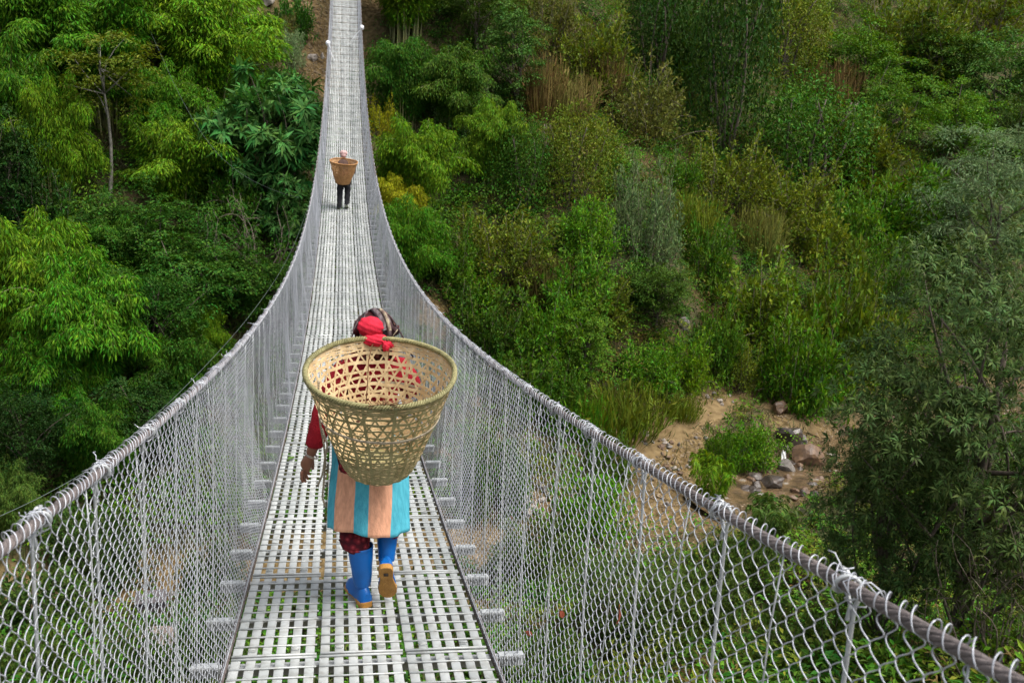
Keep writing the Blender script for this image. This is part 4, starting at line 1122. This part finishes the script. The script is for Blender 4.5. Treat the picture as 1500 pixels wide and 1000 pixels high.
# ---------------------------------------------------------------- baskets
def basket(name, loc, tilt, H, r0, r1, label, mats, hel, hoops, ribs, rope=True, roll=0.):
    o = empty(name, loc); tag(o, label, 'basket')
    o.rotation_euler = (tilt, roll, 0)
    rad = lambda h: r0 + (r1 - r0) * np.clip(h / H, 0, 1.1) ** .82
    def surf(th, h, off=0.):
        r = rad(h) + off; return np.stack([r * np.cos(th), r * np.sin(th), h], -1)
    def ribbon(mb, th, h, wid, off, thick=.0016):
        P = surf(th, h, off); T = norm(np.gradient(P, axis=0)); Nn = norm(np.stack([np.cos(th), np.sin(th), 0 * th - .3], -1))
        S = norm(np.cross(Nn, T)); Nn = np.cross(T, S); k = len(P)
        v = np.stack([P - S * wid / 2 + Nn * thick / 2, P + S * wid / 2 + Nn * thick / 2, P + S * wid / 2 - Nn * thick / 2, P - S * wid / 2 - Nn * thick / 2], 1).reshape(-1, 3)
        i = np.arange(k - 1)[:, None] * 4
        for j, mi in ((0, 0), (1, 1), (2, 1), (3, 1)):
            mb.add(v, np.concatenate([i + j, i + (j + 1) % 4, i + 4 + (j + 1) % 4, i + 4 + j], 1), mi)
    tw = 2 * np.pi
    wv = MB()
    h0, h1 = .19 * H, .905 * H
    hh = np.linspace(.03 * H, H * .985, 44)
    for sg in (-1, 1):
        for i in range(hel):
            th = i * tw / hel + sg * (1.25 * (hh / H) ** .8) + rng.normal() * .020 + .016 * np.sin(hh * 22 + i * 1.3)
            ribbon(wv, th, hh, (.0085 ) * H / .5 * (.7 + .6 * rng.random()), .0016 * np.sin(hh * 95 + i * 3.1) + sg * .0009)
    wv.build('open_weave', mats, o, False)
    hp = MB(); th = np.linspace(0, tw, 121)
    for i in range(hoops):
        h = h0 + (h1 - h0) * ((i + .5) / hoops) ** 1.6
        ribbon(hp, th, h + .004 * np.sin(th * 3 + i * 2) + .0024 * np.sin(th * 13 + i * 3), .0125 * H / .5 * (.85 + .4 * rng.random()), .0022 * np.sin(th * hel / 2 + i * np.pi) + .0003)
    hp.build('hoop', mats, o, False)
    rb = MB(); hv = np.linspace(.02 * H, H * .99, 30)
    for i in range(ribs): ribbon(rb, i * tw / ribs + .025 * np.sin(hv * 9 + i) + rng.normal() * .03, hv, .0135 * H / .5 * (.8 + .4 * rng.random()), .0028 + 0 * hv)
    rb.build('rib', mats, o, False)
    ds = MB()
    for part, (a, b, nn) in enumerate(((.012 * H, .27 * H, 23), (.90 * H, .985 * H, 8))):
        for i in range(nn):
            h = a + (b - a) * (i + .5) / nn
            off = .0030 * np.sin(th * ribs * 1. + (i % 2) * np.pi) + .002 * rng.random()
            ribbon(ds, th, h + .0015 * np.sin(th * 5 + i * 1.7) + 0 * th, (b - a) / nn * 1.12, off, .0026)
    ds.build('close_weave', mats, o, False)
    bt = MB()
    for k in range(-9, 10):
        x = k / 9.6 * r0; l = math.sqrt(max(r0 * r0 - x * x, 0)) * 1.05
        for q in (0, 1):
            s = np.linspace(-l, l, 24); z = .008 + .003 * np.sin(s * 200 + k * np.pi + q * 1.6)
            w = .007
            P = np.stack([np.full(24, x), s, z], -1) if q else np.stack([s, np.full(24, x), z], -1)
            e = np.array([w, 0, 0]) if q else np.array([0, w, 0])
            v = np.stack([P - e, P + e], 1).reshape(-1, 3); i = np.arange(23)[:, None] * 2
            bt.add(v, np.concatenate([i, i + 1, i + 3, i + 2], 1), 0)
    bt.build('bottom', mats, o, False)
    rm = MB(); big = np.linspace(0, tw, 361)
    for j in range(3):   # plaited rim
        ph = j * tw / 3; a = big * 52 + ph
        rr = rad(H) + .0085 * np.cos(a) * H / .5 + .001 * np.sin(big * 7); z = H + .003 + .004 * np.sin(big * 3 + 1) + .0085 * np.sin(a) * H / .5
        rm.tube(np.stack([rr * np.cos(big), rr * np.sin(big), z], -1), .0050 * H / .5, 6, cap=False)
    rm.tube(np.stack([rad(H) * np.cos(big), rad(H) * np.sin(big), 0 * big + H], -1), .0075 * H / .5, 8, cap=False)
    rm.build('rim', M['rim_' + name] if 'rim_' + name in M else mats[0], o)
    return o, surf, rad, ribbon

M['rim_carrying_basket'] = simple('rim_plait', (.275, .25, .115), (.15, .14, .06), 34, .6, spec=.3, bump=.3, bscale=90)
WX, WY = .0712, 4.45; WZ = zd(WY)
BK, bsurf, brad, brib = basket('carrying_basket', (WX + .003, WY - .127, WZ + .738), R(13), .5, .140, .322, 'large open-weave bamboo basket, olive outside and pale inside, on the red-sweatered walker',
    [M['bamboo_out'], M['bamboo_in']], 34, 15, 18, roll=R(-1))
# rope slung round the basket, its free end, the brown string and the knot
rp = MB(); th = np.linspace(0, 2 * np.pi, 90)
brib(rp, th, .30 + .006 * np.sin(th * 2), .011, .006 + 0 * th, .004)
def rope_tube(mb, P, r):
    P = np.array(P, float); L = np.concatenate([[0], np.cumsum(np.linalg.norm(np.diff(P, axis=0), axis=1))]); s = np.arange(0, L[-1], .006)
    # smooth the polyline
    Q = np.stack([np.interp(s, L, P[:, k]) for k in range(3)], -1); ker = np.ones(7) / 7
    for k in range(3): Q[3:-3, k] = np.convolve(Q[:, k], ker, 'valid')
    T = norm(np.gradient(Q, axis=0)); U = norm(np.cross(T, [.3, .9, .2])); V = np.cross(U, T)
    for j in range(2):
        a = s * 260 + j * np.pi
        mb.tube(Q + (U * np.cos(a)[:, None] + V * np.sin(a)[:, None]) * r * .55, r * .62, 5)
inv = (Matrix.Translation(BK.location) @ BK.rotation_euler.to_matrix().to_4x4()).inverted()
def Bl(p): return np.array(inv @ Vector((WX + p[0], WY + p[1], WZ + p[2])))
rope_tube(rp, [Bl(p) for p in ((-.272, -.16, 1.16), (-.268, -.15, 1.05), (-.262, -.13, .95), (-.246, -.12, .86), (-.238, -.10, .76), (-.244, -.09, .66), (-.250, -.09, .58), (-.236, -.09, .54))], .0052)
rope_tube(rp, [Bl(p) for p in ((-.255, -.13, .93), (-.228, -.18, .87), (-.238, -.12, .80), (-.25, -.10, .70), (-.272, -.09, .64))], .005)
rp.build('carrying_rope', M['rope'], BK)
st = MB()
st.tube([Bl(p) for p in ((.0, .075, 1.30), (-.035, .05, 1.27), (-.05, .03, 1.20), (-.052, .02, 1.10), (-.06, .0, .98))], .0026, 5)
st.tube([Bl(p) for p in ((.04, .075, 1.29), (.045, .055, 1.25), (.04, .045, 1.20))], .0026, 5)
st.build('string', M['string'], BK); st = MB()
for k in range(22):
    b = np.array((.0 + rng.normal() * .012, -.555, 1.168)); e = b + rng.normal(size=3) * [.05, .012, .016] + [0, -.008, .004]
    st.tube([Bl(b), Bl((b + e) / 2 + rng.normal(size=3) * .01), Bl(e)], .0018, 4)
st.build('knot', M['string'], BK)
hs = MB()   # head strap: over the top of the head and down both sides to the basket
def band(mb, P, w, wd):
    P = np.array(P, float); t = np.linspace(0, len(P) - 1, 40); Q = np.stack([np.interp(t, np.arange(len(P)), P[:, k]) for k in range(3)], -1)
    ker = np.ones(5) / 5
    for k in range(3): Q[2:-2, k] = np.convolve(Q[:, k], ker, 'valid')
    e = np.array(wd) * w / 2; nn = np.cross(norm(np.gradient(Q, axis=0)), np.array(wd)) * .004
    v = np.stack([Q - e, Q + nn, Q + e, Q - nn], 1); mb.add(v.reshape(-1, 3), gridf(40, 4, True))
band(hs, [Bl(p) for p in ((-.172, .02, 1.20), (-.135, .085, 1.27), (-.112, .15, 1.335), (-.08, .20, 1.385), (-.018, .215, 1.418), (.045, .20, 1.39), (.082, .15, 1.345), (.115, .085, 1.29), (.155, .03, 1.22))], .030, norm(np.array([.25, .85, -.3])))
hs.build('head_strap', M['plaid'], BK)

# ---------------------------------------------------------------- the woman
woman = empty('person', (WX, WY, WZ))
tag(woman, 'person walking away in red sweater, striped turquoise and peach wrap and blue rubber boots', 'person')
b = MB()
V = [(-.035, .16, .76), (-.03, .19, .92), (-.025, .20, 1.10), (-.02, .205, 1.20), (-.018, .205, 1.26), (-.018, .215, 1.34),
     (-.155, .18, 1.13), (-.252, .075, .935), (-.312, .066, .722), (.105, .18, 1.13), (.165, .30, .97), (.085, .40, 1.12),
     (-.10, .10, .72), (-.088, .11, .42), (-.058, .01, .14), (.03, .12, .72), (.062, .20, .43), (.055, .0, .24)]
E = [(0, 1), (1, 2), (2, 3), (3, 4), (4, 5), (2, 6), (6, 7), (7, 8), (2, 9), (9, 10), (10, 11), (0, 12), (12, 13), (13, 14), (0, 15), (15, 16), (16, 17)]
skin_block(b, V, E, [.10, .10, .105, .05, .055, .085, .05, .038, .0245, .05, .036, .024, .078, .05, .03, .078, .05, .03])
# face: nose, chin and ears grown on the far side of the head
lump(b, (-.018, .285, 1.315), (.052, .035, .070), 1, .02); lump(b, (-.018, .322, 1.315), (.013, .018, .022), 2, .02)
for s in (-1, 1): lump(b, (-.018 + s * .088, .225, 1.32), (.012, .022, .03), 3, .05)
hand(b, (-.312, .066, .722), (-.352, .105, .625), (.35, .9, .1), 1, .28)
hand(b, (.085, .40, 1.12), (.07, .395, 1.21), (1, .1, 0), -1, .75)
b.build('body', M['skin'], woman)
for s in (-1, 1):
    e = MB(); lump(e, (-.018 + s * .03, .312, 1.335), (.011, .008, .008), 0, 0, 12, 8); e.build('eye', M['eye'], woman)
m = MB(); lump(m, (-.018, .322, 1.28), (.022, .006, .007), 0, .05, 12, 8); m.build('mouth', simple('lips', (.25, .08, .07)), woman)
sw = MB()
V = [(-.034, .165, .790), (-.03, .195, .95), (-.025, .205, 1.08), (-.022, .195, 1.17), (-.02, .20, 1.215), (-.162, .175, 1.13), (-.212, .12, 1.03), (-.252, .072, .93), (-.268, .058, .875), (-.288, .054, .800), (-.294, .057, .774),
     (.118, .175, 1.13), (.165, .235, 1.04), (.172, .30, .97), (.13, .35, 1.04)]
E = [(0, 1), (1, 2), (2, 3), (3, 4), (2, 5), (5, 6), (6, 7), (7, 8), (8, 9), (9, 10), (2, 11), (11, 12), (12, 13), (13, 14)]
skin_block(sw, V, E, [(.15, .13), (.15, .125), (.135, .11), (.09, .085), .065, .078, .066, .058, .054, .047, .044, .075, .062, .055, .045])
# knit folds
sv = sw.v[-1]; nz = vnoise(sv[:, 2] * 34 + sv[:, 0] * 12, sv[:, 0] * 16 + sv[:, 1] * 12, 51) - .5
cen = np.array([-.03, .13, 0]); arm = sv[:, 0] < -.19
sv += norm(np.where(arm[:, None], sv - np.array([-.262, .07, 0]), sv - cen) * [1, 1, 0]) * (nz * .016)[:, None]
sw.build('sweater', M['red_knit'], woman)
bg_ = MB()
for k in range(2):
    a = np.linspace(0, 2 * np.pi, 30); c = np.array([-.307, .063, .738 - k * .006])
    bg_.tube(np.stack([c[0] + .029 * np.cos(a), c[1] + .031 * np.sin(a), c[2] - .012 * np.cos(a)], -1), .0024, 6)
bg_.build('bangle', simple('silver', (.55, .5, .42), (.4, .35, .3), 20, .35, .7), woman)
# wrap: vertical stripes of two cotton cloths
wr = MB(); K, n = 30, 120; a = np.linspace(0, 2 * np.pi, n, endpoint=False); rings = []
for i in range(K):
    t = i / (K - 1); z = .845 - t * .450
    cx_ = -.030 - .010 * t; cyv = .192 - .165 * t ** 1.25
    rx = .176 + .016 * min(1, t * 1.4) - .006 * max(0, t - .6); ry = .158 - .036 * t
    k = 1 + .050 * (vnoise(a * 2.2 + 9, 0 * a + t * 5, 71) - .5) + .016 * (vnoise(a * 6, 0 * a + t * 3.2, 72) - .5) + (.044 * np.sin(a * 5 + .6 + t * 1.5) + .026 * np.sin(a * 11 + 3 * t) + .010 * np.sin(a * 19 - t * 3)) * t
    zz = z + t * (.012 * np.sin(a * 2 + .5) - .010 * np.cos(a)) + t * .004 * np.sin(a * 9) - t * .016 * np.cos(a) ** 2
    rings.append(np.stack([cx_ + rx * np.cos(a) * k, cyv + ry * np.sin(a) * k, zz], -1))
loft(wr, rings, caps=False)
ang = np.degrees(a + np.pi / n) % 360       # back is 270 degrees
edges = [(0, 180, None), ]
def stripe(d):
    x = np.cos(np.radians(d))
    if d > 180:
        for k, e in enumerate((-.79, -.35, .026, .58)):
            if x < e: return k % 2
        return 0
    return int(((d + 8) // 33) % 2)
mi = np.array([stripe(d) for d in ang]); wr.m[-1] = np.tile(mi, K - 1)
w_o = wr.build('wrap', [M['cyan'], M['peach']], woman)
sd_ = w_o.modifiers.new('thickness', 'SOLIDIFY'); sd_.thickness = .004; sd_.offset = -1
# trousers
tr = MB()
def leg_tube(mb, C, r, seed):
    C = np.array(C, float); t = np.linspace(0, len(C) - 1, 34); Q = np.stack([np.interp(t, np.arange(len(C)), C[:, k]) for k in range(3)], -1); rr = np.interp(t, np.arange(len(C)), r)
    a = np.linspace(0, 2 * np.pi, 36, endpoint=False)
    rings = []
    for i, (c, q) in enumerate(zip(Q, rr)):
        k = 1 + .10 * (vnoise(a * 1.9 + seed + i * .05, np.full(36, i * .55), 60 + seed) - .5) * 2 + .05 * np.sin(i * 1.15 + np.sin(a + seed) * 2)
        k = np.where(np.arange(36) >= 0, k, k)
        rings.append(c + np.stack([np.cos(a) * q * k, np.sin(a) * q * k, 0 * a + .008 * (1 - (i / 33) ** 4) * np.sin(a * 2 + i * .8)], -1))
    loft(mb, rings)
leg_tube(tr, [(-.10, .10, .74), (-.096, .10, .55), (-.094, .085, .42), (-.098, .03, .35), (-.096, .005, .305), (-.086, 0, .278)], [.095, .085, .075, .072, .068, .052], 1)
leg_tube(tr, [(.03, .12, .74), (.06, .17, .55), (.066, .18, .43), (.072, .13, .37), (.075, .085, .345), (.065, .06, .325)], [.095, .085, .075, .072, .066, .05], 2)
tr.build('trousers', M['floral'], woman)
boot(woman, (-.036, -.052, .026), (-.34, .94, 0), (0, 0, 1), (-.070, .004, .288), .060, .037, M['boot'], M['sole'])
boot(woman, (.047, -.070, .232), (.10, .40, -.90), (.05, .9, .35), (.059, .062, .322), .050, .036, M['boot'], M['sole'], mark=True)
# head cloth
sc = MB(); HZ = -.022
lump(sc, (-.018, .195, 1.335 + HZ), (.098, .110, .090), 3, .03, 48, 30, 4)
lump(sc, (-.015, .16, 1.27 + HZ), (.085, .075, .075), 5, .06, 40, 24, 4)
lump(sc, (-.102, .145, 1.338 + HZ), (.022, .03, .020), 6, .12, 24, 16); lump(sc, (.078, .15, 1.345 + HZ), (.020, .03, .024), 7, .12, 24, 16)
sc.build('headscarf', M['plaid'], woman)
M['cream_cloth'] = simple('cream_cloth', (.36, .30, .20), (.10, .06, .05), 34, .85, spec=.2, bump=.3, stretch=(3, 1, 1))
M['grey_cloth'] = simple('grey_cloth', (.16, .13, .135), (.05, .03, .032), 34, .85, spec=.2, bump=.3, stretch=(3, 1, 1))
for nm, mt, P, w, wd in (('scarf_fold', 'cream_cloth', ((.004, .205, 1.430), (.022, .150, 1.420), (.038, .108, 1.388), (.046, .092, 1.350)), .020, (.93, .2, .3)),
                         ('scarf_fold', 'grey_cloth', ((-.030, .205, 1.432), (-.008, .145, 1.421), (.010, .106, 1.392), (.020, .088, 1.352)), .030, (.95, .2, .25)),
                         ('scarf_fold', 'cream_cloth', ((.082, .120, 1.345), (.070, .105, 1.335), (.058, .100, 1.318)), .024, (.4, .1, .9)),
                         ('scarf_fold', 'cream_cloth', ((-.078, .118, 1.335), (-.070, .098, 1.305), (-.085, .080, 1.262)), .030, (.85, .3, .3)),
                         ('scarf_fold', 'grey_cloth', ((-.060, .195, 1.420), (-.070, .150, 1.395), (-.088, .125, 1.355)), .026, (.8, .4, .4))):
    fb = MB(); P = [(x, y - .006, z + HZ + .004) for x, y, z in P]; band(fb, P, w, norm(np.array(wd))); fb.build(nm, M[mt], woman)
rs = MB()
lump(rs, (-.040, .112, 1.366 + HZ), (.064, .052, .048), 2, .06, 40, 24, 3.2)
lump(rs, (-.024, .090, 1.312 + HZ), (.058, .042, .034), 9, .08, 40, 24, 3.2)
lump(rs, (.040, .075, 1.296 + HZ), (.036, .020, .020), 4, .16, 30, 20, 3.4, Matrix.Rotation(.35, 3, 'Y'))
lump(rs, (.030, .056, 1.285 + HZ), (.018, .012, .020), 8, .16, 24, 16, 3)
rs.build('scarf_knot', M['red_scarf'], woman)

# ---------------------------------------------------------------- the porter further on
PX, PY = -.052, 24.0; PZ = zd(PY)
M['black_cloth'] = simple('dark_trousers', (.018, .018, .022), (.010, .010, .012), 14, .85, spec=.2)
M['grey_shirt'] = simple('brown_shirt', (.10, .06, .045), (.06, .035, .03), 12, .85, spec=.2)
M['pink'] = simple('pink_cloth', (.50, .34, .32), (.36, .22, .21), 30, .85, spec=.2)
M['shoe'] = simple('green_shoe', (.075, .085, .05), (.045, .05, .03), 20, .6)
basket('brown_basket', (PX - .01, PY - .115, PZ + .615), R(10), .52, .150, .318, 'brown closely woven bamboo basket on the back of the porter far along the bridge', [M['old_out'], M['old_in']], 52, 20, 22, roll=R(2))
man = empty('person', (PX, PY, PZ)); tag(man, 'person in dark trousers and pink cap carrying a brown basket far along the bridge', 'person')
b = MB()
V = [(.02, .08, .78), (.01, .12, .95), (0, .17, 1.10), (0, .19, 1.18), (0, .20, 1.24), (0, .21, 1.30), (-.15, .16, 1.12), (-.19, .22, .92), (-.14, .36, .98), (.16, .16, 1.12), (.235, .05, .88), (.18, .22, .82),
     (-.05, .06, .74), (-.075, .05, .42), (-.08, -.02, .07), (.09, .07, .74), (.105, .10, .42), (.085, .02, .11)]
E = [(0, 1), (1, 2), (2, 3), (3, 4), (4, 5), (2, 6), (6, 7), (7, 8), (2, 9), (9, 10), (10, 11), (0, 12), (12, 13), (13, 14), (0, 15), (15, 16), (16, 17)]
skin_block(b, V, E, [.10, .10, .105, .05, .055, .082, .05, .038, .025, .05, .038, .025, .07, .05, .032, .07, .05, .032])
lump(b, (0, .285, 1.275), (.05, .035, .066), 1, .02); lump(b, (0, .318, 1.275), (.012, .018, .02), 2, .02)
hand(b, (-.14, .36, .98), (-.08, .42, 1.03), (0, .3, 1), 1, .8); hand(b, (.18, .22, .82), (.15, .30, .80), (0, .3, 1), 1, .8)
b.build('body', M['skin'], man)
s_ = MB()
skin_block(s_, [(.02, .09, .80), (.01, .13, .95), (0, .17, 1.08), (0, .19, 1.17), (-.155, .16, 1.12), (-.192, .22, .92), (-.15, .34, .97), (.165, .16, 1.12), (.24, .05, .87), (.195, .19, .825)],
           [(0, 1), (1, 2), (2, 3), (2, 4), (4, 5), (5, 6), (2, 7), (7, 8), (8, 9)], [(.15, .13), (.15, .12), (.13, .11), .075, .075, .06, .045, .075, .06, .045])
s_.build('shirt', M['grey_shirt'], man)
t_ = MB()
leg_tube(t_, [(-.04, .05, .80), (-.055, .06, .6), (-.072, .05, .40), (-.078, 0, .2), (-.080, -.03, .04)], [.098, .086, .07, .058, .052], 3)
leg_tube(t_, [(.09, .06, .80), (.10, .09, .6), (.108, .10, .40), (.098, .05, .22), (.088, .02, .12)], [.098, .086, .07, .058, .05], 4)
t_.build('trousers', M['black_cloth'], man)
boot(man, (-.082, -.06, .012), (-.1, .97, .07), (0, 0, 1), (-.079, -.025, .13), .042, .036, M['shoe'], M['shoe'], .24)
boot(man, (.088, -.035, .085), (.05, .85, -.35), (0, .35, .9), (.094, .04, .20), .042, .036, M['shoe'], M['shoe'], .24)
c_ = MB(); lump(c_, (0, .20, 1.300), (.092, .10, .066), 3, .05, 36, 20, 4); lump(c_, (0, .15, 1.25), (.07, .06, .06), 5, .06, 30, 18, 4); c_.build('cap', M['pink'], man)

# ---------------------------------------------------------------- small things on the bridge
def scarf(loc, s, ln, label):
    o = empty('white_scarf', loc); mb = MB()
    for k in range(4):
        u = np.linspace(0, 1, 14); x = -s * (.02 + (.50 if s > 0 else .22) * u * (.25 + .25 * k)); z = -ln * u * (.6 + .2 * k) + .06 * np.sin(u * 3); y = -.05 + .06 * k + .03 * np.sin(u * 9 + k)
        e = .06 + .025 * np.sin(u * 7 + k)
        v = np.stack([np.stack([x, y - e, z], -1), np.stack([x + .01 * np.sin(u * 8), y, z + .012], -1), np.stack([x, y + e, z], -1), np.stack([x - .006, y, z - .004], -1)], 1)
        mb.add(v.reshape(-1, 3), gridf(14, 4, True))
    lump(mb, (0, .03, .02), (.08, .12, .09), 3, .2)
    mb.build('cloth', M['white_cloth'], o); tag(o, label, 'scarf')
M['white_cloth'] = simple('white_silk', (.86, .86, .88), (.74, .74, .78), 9, .6)
scarf((HX, 42.0, zd(42.0) + HH), 1, .62, 'white scarf tied to the right handrail far up the bridge')
scarf((-HX, 39.5, zd(39.5) + HH), -1, .5, 'white scarf tied to the left handrail far up the bridge')
def fallen(name, loc, c, size, label, group=None, rot=None):
    mb = MB(); u = np.linspace(0, 1, 9); w = np.sin(u * np.pi) ** .7 * .32
    v = np.stack([np.stack([u - .5, -w, .10 * np.sin(u * 3) + .08], -1), np.stack([u - .5, 0 * u, .10 * np.sin(u * 3)], -1), np.stack([u - .5, w, .10 * np.sin(u * 3) + .08], -1)], 1) * size
    mb.add(v.reshape(-1, 3), gridf(9, 3, False)); mb.tube(np.array([[-.5, 0, .0], [-.62, .02, .02], [-.75, .06, .0]]) * size, .02 * size, 5)
    o = mb.build(name, leaf_mat('fallen_' + name, .3, .2, fixed=c)); o.location = loc
    o.rotation_euler = rot or (random.uniform(-.4, .4), random.uniform(-.4, .4), random.random() * 6.28)
    tag(o, label, 'leaf', group)
q = at(427, 632, 7.45); fallen('green_leaf', (q[0], 7.45, zd(7.45) + .010), (.06, .13, .02), .075, 'single green leaf lying on the deck near the left net', rot=(0, 0, 1.))
for (t, v) in ((1.35, .72), (1.75, .50), (2.0, .30), (2.35, .62), (2.9, .45), (3.3, .25), (3.9, .5), (1.55, .28), (2.6, .12)):
    fallen('dry_leaf', (BX + (HX - BX) * v + .02, t, zd(t) + HH * v), (.22, .085, .03), random.uniform(.03, .05), 'dry rust coloured leaf caught in the right net', 'dry leaves caught in the right net', (random.random() * 3, random.random() * 3, random.random() * 3))

# ---------------------------------------------------------------- daylight under a bright overcast sky
w = bpy.data.worlds.new('World'); scene.world = w; w.use_nodes = True
nt = w.node_tree; bg = nt.nodes['Background']
sky = nt.nodes.new('ShaderNodeTexSky'); sky.sky_type = 'NISHITA'; sky.sun_disc = False
SUN_EL, SUN_AZ = R(62), R(125)     # azimuth from +Y towards +X
sky.sun_elevation = SUN_EL; sky.sun_rotation = SUN_AZ; sky.air_density = 1.0; sky.dust_density = 4.0; sky.ozone_density = .6
hs_ = nt.nodes.new('ShaderNodeHueSaturation'); hs_.inputs['Saturation'].default_value = .4
nt.links.new(sky.outputs[0], hs_.inputs['Color']); nt.links.new(hs_.outputs[0], bg.inputs[0]); bg.inputs[1].default_value = .088
sd = bpy.data.lights.new('sun', 'SUN'); sun = bpy.data.objects.new('sun', sd); col.objects.link(sun)
sd.energy = 1.4; sd.angle = R(30); sd.color = (1, .96, .90)
dv = Vector((math.sin(SUN_AZ) * math.cos(SUN_EL), math.cos(SUN_AZ) * math.cos(SUN_EL), math.sin(SUN_EL)))
sun.rotation_euler = dv.to_track_quat('Z', 'Y').to_euler(); sun.location = (20, 10, 40)
scene.view_settings.view_transform = 'Standard'; scene.view_settings.look = 'None'
scene.view_settings.exposure = 1.6; scene.view_settings.gamma = 1
scene.render.engine = 'CYCLES'
cy = scene.cycles
cy.max_bounces = 6; cy.diffuse_bounces = 3; cy.glossy_bounces = 2; cy.transmission_bounces = 3; cy.transparent_max_bounces = 4
cy.use_denoising = True; cy.denoiser = 'OPENIMAGEDENOISE'; cy.denoising_input_passes = 'RGB_ALBEDO_NORMAL'; cy.denoising_prefilter = 'ACCURATE'
